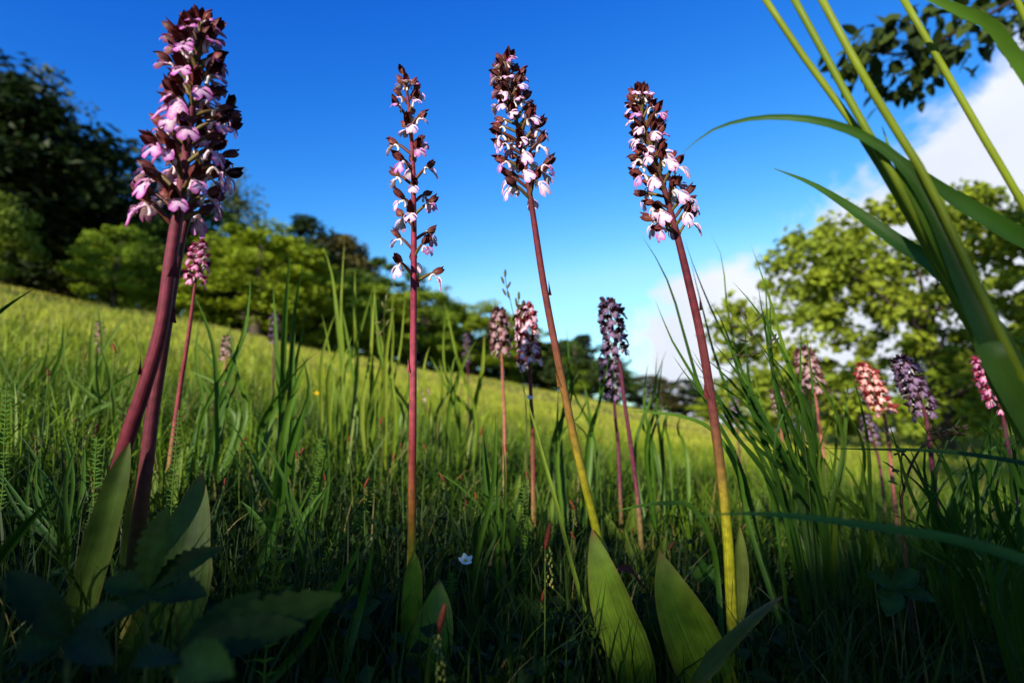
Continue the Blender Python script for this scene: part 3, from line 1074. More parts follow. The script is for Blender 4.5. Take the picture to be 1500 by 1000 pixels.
def orchid_leaf(root, base, pts_px, wpx, side=None, col=(0.10, 0.17, 0.015), tip=(0.16, 0.07, 0.02), cup=0.22, label=None, seed=0.0, wprof=None, to_ground=True, face=0.3):
    """pts_px: (px, py, depth) from the tip down"""
    pts = [P(*q) for q in pts_px]
    if to_ground:
        e = pts[-1]
        tgt = Vector((base.x + (e.x - base.x) * 0.35, base.y + (e.y - base.y) * 0.35, gz(base.x, base.y) - 0.01))
        pts.append(tgt)
    path = spline([p - base for p in pts], 18)[::-1]
    d = pts_px[len(pts_px) // 2][2]
    hw = wpx * 0.5 * d / F
    prof = wprof or [(0, .5), (.25, .85), (.48, 1.0), (.66, .9), (.8, .66), (.92, .32), (.97, .12), (1, .01)]
    sd = side or Vector((1, face, 0)).normalized()
    mb = MB()
    mb.sheet(path, lambda t: hw * ramp(prof, t), sd, lambda t: ramp([(0, lerp(col, (0.14, 0.16, 0.03), .3)), (0.5, col), (0.93, col), (1.0, tip)], t), 7, cup, seed, 0.03, edge=lerp(col, (0.16, 0.12, 0.02), 0.7))
    o = mb.build('leaf', M['orchid_leaf'], root)
    if label:
        o['label'] = label
    return o


YG = (0.36, 0.34, 0.012)
# 1: the big one at the left, with a second stem close behind it
o1, b1, p1 = orchid('tallest stout orchid with a dense magenta spike and thick maroon stem sheathed in green', [(293, 50), (286, 120), (276, 200), (264, 290), (250, 380), (236, 480), (212, 565), (184, 650), (160, 740), (135, 850), (118, 930)], 0.40, (105, 1020),
                    (0.0, 322), 60, 0.0112, 1.0, [(0, (0.12, 0.014, 0.03)), (0.3, (0.125, 0.017, 0.034)), (0.6, (0.12, 0.014, 0.024)), (0.72, (0.12, 0.038, 0.014)), (0.85, (0.10, 0.10, 0.02)), (1, (0.12, 0.14, 0.03))],
                    ['pink', 'pink', 'pink', 'violet'], seed=11)
orchid_leaf(o1, b1, [(190, 648, .393), (172, 710, .388), (152, 780, .385), (132, 850, .383), (112, 930, .383)], 42, cup=0.5, col=(0.07, 0.12, 0.015), tip=(0.12, 0.13, 0.02), wprof=[(0, .9), (.5, 1), (.8, .8), (.93, .4), (1, .03)], to_ground=False)
orchid_leaf(o1, b1, [(297, 690, .44), (286, 740, .43), (272, 800, .42), (258, 880, .41)], 84, col=(0.06, 0.11, 0.014), cup=0.35, seed=2.0)
o1b, b1b, p1b = orchid('orchid whose darker stem leans against the tallest stout orchid from behind', [(322, 175), (308, 225), (290, 275), (270, 330), (252, 420), (238, 510), (224, 600), (212, 700), (200, 790), (192, 880)], 0.422, (186, 980),
                       (0.0, 312), 13, 0.0108, 0.95, [(0, (0.09, 0.02, 0.03)), (0.55, (0.11, 0.02, 0.032)), (0.68, (0.10, 0.04, 0.015)), (0.8, (0.09, 0.085, 0.015)), (1, (0.12, 0.14, 0.03))],
                       ['violet', 'white', 'pink'], seed=12, top_scale=0.9)
orchid_leaf(o1b, b1b, [(205, 690, .43), (200, 760, .428), (196, 850, .425), (190, 930, .423)], 34, cup=0.5, col=(0.08, 0.12, 0.02), seed=3.0, to_ground=False)
# 2: slender, open spike
o2, b2, p2 = orchid('slender straight orchid with loosely spaced flowers on a thin crimson stem', [(594, 112), (599, 162), (604, 220), (606, 300), (606, 420), (605, 560), (604, 680), (603, 790), (601, 860), (600, 940)], 0.52, (600, 1000),
                    (0.012, 412), 32, 0.0078, 0.86, [(0, (0.18, 0.02, 0.04)), (0.34, (0.22, 0.014, 0.045)), (0.5, (0.26, 0.05, 0.07)), (0.62, (0.23, 0.03, 0.035)), (0.72, (0.28, 0.11, 0.02)), (0.8, (0.32, 0.26, 0.015)), (1, (0.2, 0.24, 0.04))],
                    ['white', 'white', 'pink'], seed=22, ov=1)
orchid_leaf(o2, b2, [(607, 808, .512), (604, 850, .508), (602, 900, .506), (600, 975, .506)], 32, cup=0.6, col=(0.14, 0.22, 0.015), tip=(0.2, 0.2, 0.03), seed=4.0, wprof=[(0, .9), (.5, 1), (.8, .85), (.93, .5), (1, .05)], to_ground=False)
orchid_leaf(o2, b2, [(644, 848, .51), (640, 885, .50), (632, 930, .49), (622, 990, .485)], 64, cup=0.35, col=(0.12, 0.2, 0.013), seed=5.0)
# 3
o3, b3, p3 = orchid('leaning orchid with a full pale spike and yellow green lower stem behind one broad leaf', [(743, 98), (750, 145), (764, 215), (777, 290), (797, 420), (820, 540), (845, 660), (872, 770), (888, 840), (905, 920)], 0.50, (925, 1000),
                    (0.0, 286), 52, 0.0080, 0.84, [(0, (0.09, 0.02, 0.02)), (0.27, (0.10, 0.010, 0.018)), (0.42, (0.13, 0.035, 0.022)), (0.56, (0.17, 0.10, 0.015)), (0.68, YG), (1, (0.26, 0.28, 0.03))],
                    ['white', 'white', 'pink'], seed=33)
orchid_leaf(o3, b3, [(867, 774, .492), (880, 830, .482), (900, 900, .475), (930, 980, .47)], 66, cup=0.18, col=(0.13, 0.21, 0.012), tip=(0.22, 0.07, 0.02), seed=6.0, face=-0.15)
# 4
o4, b4, p4 = orchid('orchid with a tapering pale spike and thick yellow stem base beside the tall grass clump', [(936, 146), (946, 195), (966, 255), (988, 330), (1008, 410), (1028, 500), (1044, 600), (1057, 700), (1066, 790), (1071, 880)], 0.52, (1074, 1000),
                    (0.0, 345), 56, 0.0098, 0.88, [(0, (0.09, 0.02, 0.02)), (0.3, (0.085, 0.009, 0.018)), (0.5, (0.12, 0.028, 0.028)), (0.6, (0.15, 0.08, 0.02)), (0.72, YG), (1, (0.33, 0.31, 0.02))],
                    ['white', 'white', 'pink'], seed=44)
orchid_leaf(o4, b4, [(966, 806, .49), (982, 860, .48), (1008, 920, .475), (1035, 985, .475)], 84, cup=0.25, col=(0.13, 0.20, 0.012), seed=7.0, face=-0.2)
orchid_leaf(o4, b4, [(1083, 768, .53), (1082, 815, .525), (1080, 870, .52), (1076, 930, .518)], 30, cup=0.4, col=(0.15, 0.19, 0.03), tip=(0.22, 0.08, 0.03), seed=8.0, to_ground=False)
orchid_leaf(o4, b4, [(968, 868, .56), (962, 910, .55), (968, 980, .54)], 62, cup=0.3, col=(0.02, 0.045, 0.008), seed=9.0, wprof=[(0, .5), (.4, .9), (.7, 1), (.88, .85), (.96, .5), (1, .1)])
orchid_leaf(o4, b4, [(1148, 872, .36), (1105, 900, .37), (1055, 945, .385), (1010, 1010, .40)], 70, cup=0.25, col=(0.03, 0.06, 0.006), seed=10.0, side=Vector((0.6, 0.3, 0.75)))

# orchids further back: label, spike top px, spike end px, ground side px, depth, colour, flowers, scale, stem colour
RED = (0.20, 0.03, 0.04)
PK = (0.30, 0.10, 0.07)
PUR = (0.10, 0.02, 0.04)
back = [
    ('short magenta orchid half hidden behind the tallest stout orchid', [(292, 364), (290, 385), (286, 415), (279, 470), (270, 530), (262, 580)], (250, 660), .80, 'magenta', 26, .42, .78, RED),
    ('tiny faded orchid among the grass heads left of the stout stems', [(146, 474), (147, 495), (148, 520), (148, 560)], (148, 600), 2.2, 'dull', 22, .35, 1.0, PK),
    ('small dull pink orchid with an orange stem in sunlit grass', [(333, 498), (333, 512), (331, 528), (328, 560), (325, 600)], (322, 640), 1.7, 'dull', 22, .30, 1.0, PK),
    ('small purple orchid standing before the dark wood edge', [(403, 462), (402, 485), (401, 505), (400, 560)], (400, 600), 2.0, 'violet', 26, .40, 1.0, PUR),
    ('narrow dusky orchid seen beyond the slender straight orchid', [(684, 490), (684, 512), (685, 535), (686, 570)], (686, 600), 2.4, 'violet', 20, .5, 1.0, PUR),
    ('dull pink orchid with an orange stem next to the pale pink one', [(731, 462), (733, 490), (735, 520), (737, 570), (739, 620)], (740, 680), 1.05, 'dull', 38, .50, 1.0, PK),
    ('pale pink dense orchid on a red stem behind the leaning orchid', [(770, 458), (772, 490), (776, 540), (778, 590), (780, 630)], (782, 690), .85, 'pink', 50, .62, 1.0, RED),
    ('violet orchid with a dark loose spike in front of the cloud', [(893, 450), (898, 480), (904, 520), (909, 540), (915, 590), (925, 660), (935, 740)], (942, 790), .80, 'violet', 36, .38, 1.0, PUR),
    ('lower violet orchid leaning behind the dark loose spike', [(893, 520), (895, 545), (899, 580), (902, 620), (906, 660)], (908, 700), .95, 'violet', 30, .50, 1.0, PUR),
    ('small violet orchid deep inside the tall grass clump', [(1075, 585), (1076, 598), (1078, 612), (1082, 650)], (1084, 700), 1.9, 'violet', 18, .5, .9, PUR),
    ('faint mauve orchid behind the tall grass clump', [(1137, 574), (1140, 590), (1143, 608), (1146, 650)], (1148, 700), 1.6, 'dull', 22, .45, 1.0, PK),
    ('dusky pink topped orchid under the outer maple leaves', [(1178, 520), (1186, 545), (1193, 572), (1200, 620), (1205, 660)], (1208, 720), 1.05, 'dull', 36, .40, 1.05, PK),
    ('sunlit red and white orchid in front of the shaded maple', [(1266, 542), (1278, 570), (1295, 608), (1302, 650), (1306, 690)], (1308, 730), .95, 'red', 46, .42, .95, PK),
    ('low dark orchid at the foot of the red and white one', [(1268, 612), (1274, 630), (1280, 650), (1290, 690)], (1294, 730), 1.3, 'violet', 24, .5, .9, PUR),
    ('large dusky purple orchid in the shade of the maple', [(1322, 532), (1338, 565), (1355, 605), (1362, 650), (1370, 720)], (1374, 770), .75, 'violet', 50, .40, .85, PUR),
    ('magenta tipped orchid partly hidden by the broad reed like blades', [(1440, 532), (1450, 560), (1464, 595), (1476, 650)], (1486, 720), .85, 'magenta', 34, .42, .85, PUR),
    ('pale distant orchid low in the grass behind the slender orchid', [(625, 572), (625, 582), (626, 592), (627, 610)], (627, 630), 3.0, 'pink', 14, .6, 1.0, PK),
]
for i, (lab, pp, bpx, d, key, nf, sp, fs, sc_) in enumerate(back):
    rt, bb, _ = orchid(lab, pp, d, bpx, (0.0, pp[2][1]), nf, 0.0075, fs * 0.92, [(0, tuple(c * .8 for c in sc_)), (0.6, sc_), (0.9, (0.2, 0.18, 0.03)), (1, (0.16, 0.18, 0.02))], far=key, seed=100 + i, group='orchids standing further back in the meadow')
    if d < 1.4:
        rr = random.Random(i)
        for k in (-1, 1):
            mb = MB()
            hgt = rr.uniform(.08, .13)
            mb.sheet(spline([Vector((0, 0, -0.01)), Vector((k * .012, -.01, hgt * .5)), Vector((k * .028, -.012, hgt))], 9), lambda t: 0.015 * math.sin(math.pi * (0.2 + 0.8 * t)) + 0.0003, Vector((1, 0.3, 0)), (0.12, 0.18, 0.02), 5, 0.3, i + k)
            mb.build('leaf', M['orchid_leaf'], rt)

# ------------------------------------------------------------------ individual tall grasses
def facing(p_mid, twist=0.0):
    v = (Vector((0, 0, CAMZ)) - p_mid).normalized()
    return v


def traced_blade(root, base, pts, wpx, col, tipcol=None, prof=None, cup=0.25, twist=0.3, n=56, name='blade', mat='blade', ground_at=None, seed=0.0):
    """pts: (px, py, depth) tip first. Ends at the plant's base."""
    ps = [P(*q) for q in pts]
    if ground_at is not None:
        ps.append(Vector((ground_at[0], ground_at[1], gz(*ground_at) - 0.01)))
    path = spline([p - base for p in ps], n)[::-1]
    d = pts[len(pts) // 2][2]
    hw = wpx * .5 * d / F
    prof = prof or [(0, .6), (.4, .95), (.65, 1), (.85, .6), (1, .03)]

    def side(t):
        i = min(n - 1, int(t * (n - 1)))
        tan = (path[min(n - 1, i + 1)] - path[max(0, i - 1)]).normalized()
        v = (Vector((0, 0, CAMZ)) - (path[i] + base)).normalized()
        s = tan.cross(v)
        return Quaternion(tan, twist + 0.5 * twist * math.sin(t * 3 + seed)) @ s
    mb = MB()
    tc_ = tipcol or col
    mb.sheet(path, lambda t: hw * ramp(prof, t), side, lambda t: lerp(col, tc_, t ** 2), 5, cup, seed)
    return mb.build(name, M[mat], root)


def traced_stalk(root, base, pts, wpx, col, tipcol=None, ground_at=None, n=24, name='stalk'):
    ps = [P(*q) for q in pts]
    if ground_at is not None:
        ps.append(Vector((ground_at[0], ground_at[1], gz(*ground_at) - 0.01)))
    path = spline([p - base for p in ps], n)[::-1]
    d = pts[len(pts) // 2][2]
    r = wpx * .5 * d / F
    tc_ = tipcol or col
    return MB().tube(path, lambda t: r * (1.1 - 0.3 * t), lambda t: lerp(col, tc_, t), 8).build(name, M['blade'], root)


LIME = (0.20, 0.26, 0.015)
GRN = (0.036, 0.10, 0.008)
DGR = (0.018, 0.055, 0.006)
full = [(0, .9), (.8, 1), (1, .9)]
# four reed-like grasses at the right, rooted outside the frame
ga = (0.40, 0.30)
root = thing('reed_grass', 'tall bright reed like grass with one dark leaf arching over the orchids', 'grass', (ga[0], ga[1], gz(*ga)))
B = root.location.copy()
traced_stalk(root, B, [(1188, -30, .34), (1258, 100, .33), (1305, 178, .33), (1350, 250, .325), (1385, 320, .32), (1432, 420, .31), (1490, 540, .30), (1560, 680, .30)], 14, LIME, LIME, ga)
traced_blade(root, B, [(1000, 224, .36), (1045, 190, .355), (1110, 173, .35), (1190, 176, .34), (1260, 198, .335), (1320, 240, .33), (1365, 310, .325), (1405, 400, .315), (1450, 500, .305), (1510, 640, .30)], 34, DGR, GRN,
             [(0, .6), (.2, .8), (.45, 1), (.62, .9), (.72, .5), (.85, .38), (1, .02)], 0.3, 0.25, ground_at=ga)
gb = (0.43, 0.33)
root = thing('reed_grass', 'tall reed like grass with twin pale stalks crossing near the arching leaf', 'grass', (gb[0], gb[1], gz(*gb)))
B = root.location.copy()
traced_stalk(root, B, [(1108, -20, .36), (1182, 90, .355), (1250, 182, .35), (1300, 262, .345), (1350, 350, .34), (1410, 460, .33), (1480, 590, .32), (1560, 720, .32)], 12, LIME, LIME, gb)
traced_stalk(root, B, [(1150, -25, .35), (1208, 80, .345), (1262, 178, .34), (1312, 262, .335), (1370, 370, .33), (1440, 490, .32), (1520, 640, .315)], 13, LIME, (0.16, 0.23, 0.016), gb)
traced_blade(root, B, [(1134, 247, .38), (1190, 270, .375), (1250, 308, .37), (1310, 352, .36), (1370, 392, .35), (1440, 470, .335), (1510, 590, .325)], 34, DGR, (0.04, 0.11, 0.012), None, 0.3, 0.35, ground_at=gb)
traced_blade(root, B, [(1292, 185, .34), (1310, 236, .335), (1345, 300, .33), (1392, 390, .32), (1440, 480, .31), (1500, 610, .30)], 34, GRN, (0.09, 0.17, 0.014), [(0, .6), (.4, .95), (.7, 1), (.9, .4), (1, .02)], 0.3, 0.3, ground_at=gb)
gc = (0.47, 0.36)
root = thing('reed_grass', 'tall single pale stalk rising past the cloud with a drooping side leaf', 'grass', (gc[0], gc[1], gz(*gc)))
B = root.location.copy()
traced_stalk(root, B, [(1318, -10, .36), (1382, 100, .355), (1440, 200, .35), (1502, 305, .345), (1580, 450, .345), (1650, 640, .35)], 12, (0.16, 0.23, 0.014), LIME, gc)
traced_blade(root, B, [(1310, 222, .36), (1390, 285, .355), (1470, 335, .35), (1560, 390, .35), (1640, 520, .35), (1680, 700, .36)], 34, GRN, DGR, [(0, .5), (.4, .9), (.7, 1), (.9, .7), (1, .05)], 0.3, 0.3, ground_at=gc)
gd = (0.52, 0.34)
root = thing('reed_grass', 'tall reed like grass whose wide blade folds across the oak branch', 'grass', (gd[0], gd[1], gz(*gd)))
B = root.location.copy()
traced_blade(root, B, [(1270, -45, .33), (1352, -8, .33), (1410, 18, .33), (1450, 36, .335), (1480, 75, .34), (1530, 150, .345), (1620, 300, .36), (1700, 560, .37)], 24, GRN, (0.07, 0.15, 0.014), [(0, .6), (.3, .7), (.62, .75), (.70, .55), (.76, 1), (.9, .7), (1, .1)], 0.2, 0.3, ground_at=gd)
traced_stalk(root, B, [(1460, -60, .36), (1530, 90, .36), (1620, 320, .37), (1700, 600, .38)], 11, GRN, LIME, gd)

# near blurred single blades
def single(label, pts, wpx, col, tip, g, twist=0.3, prof=None):
    root = thing('meadow_grass', label, 'grass', (g[0], g[1], gz(*g)))
    traced_blade(root, root.location.copy(), pts, wpx, col, tip, prof, 0.3, twist, ground_at=g)


single('blurred green blade lying level across the yellow orchid stem', [(1015, 757, .30), (1080, 752, .295), (1170, 757, .29), (1280, 772, .28), (1400, 792, .275), (1520, 830, .27), (1600, 890, .265)], 20, DGR, (0.07, 0.17, 0.016), (0.295, 0.262), 0.5)
single('dark blade stretching level below the shaded purple orchid', [(1195, 656, .42), (1270, 658, .41), (1360, 660, .40), (1450, 670, .39), (1540, 690, .38), (1660, 740, .375), (1760, 820, .37)], 11, DGR, DGR, (0.49, 0.362), 0.5)
single('thin blade pointing left past the lower violet orchid', [(915, 602, .60), (950, 604, .60), (1000, 610, .60), (1045, 632, .60), (1080, 690, .60), (1100, 780, .6)], 8, GRN, (0.08, 0.16, 0.014), (0.28, 0.58))
single('short blade bending left between the two leaning orchids', [(888, 752, .56), (930, 742, .56), (975, 737, .56), (1012, 742, .56), (1040, 790, .56), (1052, 860, .56)], 9, GRN, (0.10, 0.2, 0.016), (0.19, 0.55))
single('dim blade sweeping up from the corner past the stout orchid', [(86, 722, .33), (50, 755, .33), (10, 800, .33), (-50, 870, .33)], 24, DGR, DGR, (-0.36, 0.30))
single('low curved blade at the edge below the dark wood', [(55, 420, .75), (30, 435, .75), (0, 456, .75), (-50, 500, .75), (-90, 620, .75)], 9, GRN, DGR, (-0.80, 0.70))
single('broad blade slanting up left of the crimson stem', [(448, 590, .60), (430, 640, .60), (412, 700, .60), (396, 780, .60)], 20, GRN, (0.06, 0.14, 0.012), (-0.27, 0.58))
single('blade rising slantwise at the foot of the crimson stem', [(532, 790, .44), (505, 840, .44), (470, 900, .44), (430, 960, .44)], 16, GRN, (0.05, 0.12, 0.012), (-0.21, 0.44))
single('blade tip standing beside the slanting blade near the crimson stem', [(548, 788, .46), (538, 840, .46), (522, 910, .46)], 12, GRN, (0.05, 0.12, 0.012), (-0.135, 0.45))
single('long stem like blade running down beside the leaning orchid', [(765, 560, .62), (790, 650, .60), (815, 740, .58), (838, 830, .56), (862, 910, .54), (890, 985, .53)], 7, (0.12, 0.18, 0.014), (0.15, 0.2, 0.014), (0.10, 0.515))

# tufts: each a thing with its blades
def tuft(label, blades, base_xy, wpx, c0, c1, group=None, seed=0):
    rr = random.Random(seed)
    root = thing('grass_tuft', label, 'grass', (base_xy[0], base_xy[1], gz(*base_xy)), group)
    B = root.location.copy()
    for pts in blades:
        col = lerp(c0, c1, rr.random())
        last = pts[-1]
        e = P(*last)
        gxy = (base_xy[0] + (e.x - base_xy[0]) * .5 + rr.uniform(-.012, .012), base_xy[1] + rr.uniform(-.012, .012))
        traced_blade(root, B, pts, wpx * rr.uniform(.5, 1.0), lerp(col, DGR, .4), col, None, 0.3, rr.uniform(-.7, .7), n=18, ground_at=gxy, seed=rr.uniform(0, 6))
    return root


def fan(seed, n, root_px, root_py, d, tips, dj=0.08, bend=40):
    """n random blades from around a root pixel to tip region (x0,x1,y0,y1)"""
    rr = random.Random(seed)
    out = []
    for i in range(n):
        tx, ty = rr.uniform(tips[0], tips[1]), rr.uniform(tips[2], tips[3])
        dd = d + rr.uniform(-dj, dj)
        rx = root_px + rr.uniform(-40, 40)
        bx = rr.uniform(-bend, bend)
        mx, my = tx + (rx - tx) * .5 + bx, ty + (root_py - ty) * .5 - abs(bx) * .3
        qx, qy = tx + (rx - tx) * .2 + bx * .6, ty + (root_py - ty) * .18 - abs(bx) * .2
        out.append([(tx, ty, dd), (qx, qy, dd), (mx, my, dd), (rx, root_py, dd)])
    return out


bl = [[(940, 345, .68), (965, 385, .68), (985, 430, .68), (1005, 500, .68), (1030, 580, .68), (1080, 680, .68)],
      [(1003, 352, .7), (1020, 400, .7), (1045, 460, .7), (1075, 520, .7), (1115, 600, .7), (1160, 700, .7)],
      [(985, 520, .66), (1010, 555, .66), (1040, 590, .66), (1080, 640, .66), (1130, 720, .66)],
      [(960, 440, .68), (985, 500, .68), (1015, 550, .68), (1045, 610, .68), (1090, 700, .68)],
      [(1010, 545, .68), (1045, 560, .68), (1085, 585, .68), (1130, 640, .68), (1170, 720, .68)],
      [(1040, 440, .72), (1062, 480, .72), (1080, 540, .72), (1105, 610, .72), (1140, 700, .72)],
      [(1020, 525, .7), (1060, 540, .7), (1100, 575, .7), (1125, 640, .7), (1155, 720, .7)]]
bl += fan(3, 22, 1180, 760, .70, (1000, 1180, 380, 600), bend=45)
tuft('big clump of arching dark green blades beside the yellow stemmed orchid', bl, (0.365, 0.70), 8, DGR, (0.05, 0.12, 0.009), seed=1)
bl = [[(1040, 340, .78), (1058, 380, .78), (1065, 450, .78), (1085, 540, .78), (1120, 640, .78)],
      [(1100, 358, .75), (1125, 430, .75), (1145, 500, .75), (1165, 570, .75), (1190, 660, .75), (1215, 740, .75)],
      [(1130, 540, .75), (1160, 565, .75), (1185, 620, .75), (1205, 690, .75)]]
bl += fan(5, 18, 1240, 780, .72, (1080, 1260, 540, 680), bend=40)
tuft('clump of long thin blades with one tall bent stalk before the maple', bl, (0.43, 0.76), 8, (0.06, 0.13, 0.012), (0.13, 0.2, 0.016), seed=2)
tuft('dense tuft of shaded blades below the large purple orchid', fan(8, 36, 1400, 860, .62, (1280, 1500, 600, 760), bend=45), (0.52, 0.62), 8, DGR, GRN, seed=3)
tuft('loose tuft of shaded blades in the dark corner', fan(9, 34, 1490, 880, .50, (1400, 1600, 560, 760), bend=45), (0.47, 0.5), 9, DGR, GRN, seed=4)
tuft('upright tuft of tall blades left of the crimson stemmed orchid', [
    [(425, 365, .95), (420, 420, .95), (415, 500, .95), (412, 600, .95)], [(445, 380, .95), (432, 450, .95), (425, 530, .95), (420, 610, .95)],
    [(400, 420, .95), (404, 480, .95), (408, 550, .95), (410, 620, .95)], [(452, 440, .95), (440, 500, .95), (430, 560, .95)]] + fan(10, 6, 415, 640, .95, (375, 470, 440, 560), bend=14),
     (-0.38, 0.93), 10, GRN, (0.09, 0.18, 0.014), seed=5)
bl = [[(505, 350, 1.2), (502, 400, 1.2), (500, 470, 1.2), (505, 560, 1.2)], [(473, 360, 1.15), (486, 400, 1.15), (495, 470, 1.15), (503, 560, 1.15)], [(520, 395, 1.2), (520, 460, 1.2), (522, 560, 1.2)]]
bl += fan(12, 9, 510, 620, 1.15, (460, 560, 400, 540), bend=14)
tuft('tuft of very tall straight blades against the dark wood', bl, (-0.33, 1.15), 8, (0.09, 0.17, 0.014), (0.2, 0.25, 0.018), seed=6)
tuft('sunlit tuft of straight blades touching the crimson stem', fan(13, 12, 565, 620, 1.1, (530, 610, 390, 540), bend=12), (-0.24, 1.1), 8, (0.1, 0.18, 0.014), (0.22, 0.26, 0.018), seed=7)
tuft('sunlit tuft of blades below the round yellow green tree', fan(14, 9, 660, 620, 1.3, (620, 710, 430, 560), bend=14), (-0.14, 1.3), 8, (0.1, 0.18, 0.014), (0.2, 0.25, 0.018), seed=8)
tuft('tuft of blades behind the small magenta orchid', fan(15, 10, 320, 620, .92, (270, 370, 410, 560), bend=22), (-0.48, .9), 9, GRN, (0.09, 0.17, 0.014), seed=9)
tuft('tuft of blades left of the stout maroon stems', fan(16, 10, 150, 620, 1.1, (90, 240, 420, 570), bend=22), (-0.82, 1.08), 8, GRN, (0.1, 0.17, 0.014), seed=10)
tuft('tuft of blades under the sunlit slope of the wood', fan(17, 9, 40, 610, 1.2, (-40, 110, 440, 560), bend=20), (-1.05, 1.18), 7, GRN, (0.1, 0.17, 0.014), seed=11)
tuft('tuft of blades between the pale pink and the violet orchids', fan(18, 10, 840, 660, .95, (800, 900, 480, 610), bend=18), (0.10, .94), 8, GRN, (0.1, 0.18, 0.014), seed=12)
tuft('tuft of blades behind the violet orchid pair', fan(19, 10, 970, 670, 1.0, (920, 1010, 500, 620), bend=22), (0.27, 1.0), 7, GRN, (0.1, 0.18, 0.014), seed=13)
tuft('low tuft of blades right of the crimson stem', fan(20, 14, 720, 840, .66, (640, 790, 600, 740), bend=26), (-0.02, .65), 9, DGR, (0.06, 0.13, 0.012), seed=14)
tuft('low tuft of blades between stout and crimson stemmed orchids', fan(21, 14, 420, 840, .66, (330, 520, 600, 740), bend=26), (-0.26, .65), 9, DGR, (0.05, 0.12, 0.012), seed=15)
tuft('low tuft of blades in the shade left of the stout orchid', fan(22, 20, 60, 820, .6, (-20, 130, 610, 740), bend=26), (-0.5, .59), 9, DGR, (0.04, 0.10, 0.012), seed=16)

# ------------------------------------------------------------------ sedges with rust red spikes
def sedge(px, py, d, ln, label='thin sedge with rust red spike above pale seed clusters', near=False, seed=0):
    rr = random.Random(seed)
    tip = P(px, py, d)
    bx, by = tip.x + rr.uniform(-.015, .015), tip.y + rr.uniform(-.01, .01)
    root = thing('sedge', label, 'sedge', (bx, by, gz(bx, by)), None if near else 'sedges with rust red spikes')
    B = root.location.copy()
    lean = Vector((rr.uniform(-.7, .7), rr.uniform(-.3, .3), 1)).normalized()
    base = tip - lean * ln
    path = spline([Vector((0, 0, -0.01)), (base - B) * 0.5 + Vector((rr.uniform(-.004, .004), 0, 0)), base - B], 8)
    MB().tube(path, 0.0006, (0.08, 0.13, 0.02), 5).build('stem', M['grass'], root)
    rc = lerp((0.17, 0.024, 0.010), (0.06, 0.014, 0.010), rr.random())
    MB().blob(tip - B - lean * ln * .5, ln * .12, ln * .12, ln * .55, lambda t: lerp(rc, (0.24, 0.06, 0.015), t * .3), 6, 6, lean).build('red_spike', M['seed'], root)
    for k in range(1 if rr.random() < .4 else 2):
        mb = MB()
        c0 = base - B - Vector((0, 0, ln * (.3 + .8 * k))) + Vector((rr.uniform(-.5, .5) * ln * .35, 0, 0))
        for q in range(12):
            mb.blob(c0 + Vector((math.cos(q * 2.4), math.sin(q * 2.4), 0)) * ln * .13 + Vector((0, 0, (q / 12 - .5) * ln * .7)), ln * .055, ln * .055, ln * .08, jit((0.16, 0.16, 0.035), rr, .3), 5, 3)
        mb.build('seed_cluster', M['seed'], root)


spk = [(587, 648), (579, 664), (644, 692), (675, 696), (696, 720), (684, 732), (713, 688), (707, 624), (836, 778), (835, 732), (928, 772), (987, 792), (798, 862),
       (644, 808), (560, 610), (512, 638), (434, 660), (446, 655), (475, 694), (142, 620), (112, 612), (264, 604), (165, 503), (127, 517), (70, 540), (880, 640), (770, 690),
       (360, 640), (330, 700), (540, 700), (620, 650), (740, 650)]
for i, (px, py) in enumerate(spk):
    sedge(px, py, 0.62 + (800 - py) / 800 * 0.9 if py > 560 else 0.8, 0.008 + (i * 7 % 5) * .0016, seed=i)
sedge(806, 766, .46, .020, 'nearer sedge with large rust red spike beside the leaning orchid leaf', True, 90)
sedge(652, 885, .34, .018, 'blurred sedge with red spike in front of the slender orchid leaf', True, 91)

# ------------------------------------------------------------------ feathery herbs
def feather(label, pts, lpx, col, n=26, group='feathery herbs among the grass'):
    ps = [P(*q) for q in pts]
    e = ps[-1]
    g_ = (e.x, e.y)
    root = thing('feathery_herb', label, 'herb', (g_[0], g_[1], gz(*g_)), group)
    B = root.location.copy()
    if e.z - B.z > 0.015:
        ps.append(Vector((g_[0], g_[1], B.z - 0.008)))
    path = spline([p - B for p in ps], 40)
    MB().tube(path[::2], 0.0006, lerp(col, (0.15, 0.17, 0.03), .4), 5).build('stem', M['herb'], root)
    mb = MB()
    ln = lpx * pts[0][2] / F
    for i in range(n):
        k = 1 + i * 28 // n
        p = path[k]
        d = (path[k - 1] - path[k + 1]).normalized()
        for s in (-1, 1):
            side = Vector((s, 0.25 * (-1) ** i, 0.1))
            dirn = (side - d * side.dot(d) + d * frng.uniform(.2, .7)).normalized()
            l_ = ln * frng.uniform(.55, 1.15) * (0.45 + 0.55 * math.sin(math.pi * (0.15 + 0.8 * i / n)))
            nn = d.cross(dirn).normalized()
            mb.sheet([p, p + dirn * l_ * .5, p + dirn * l_ - Vector((0, 0, l_ * .2))], lambda t: 0.0011 * (1 - t * .8), nn.cross(dirn), col, 2)
    mb.build('leaflets', M['herb'], root, ) ['kind'] = 'stuff'


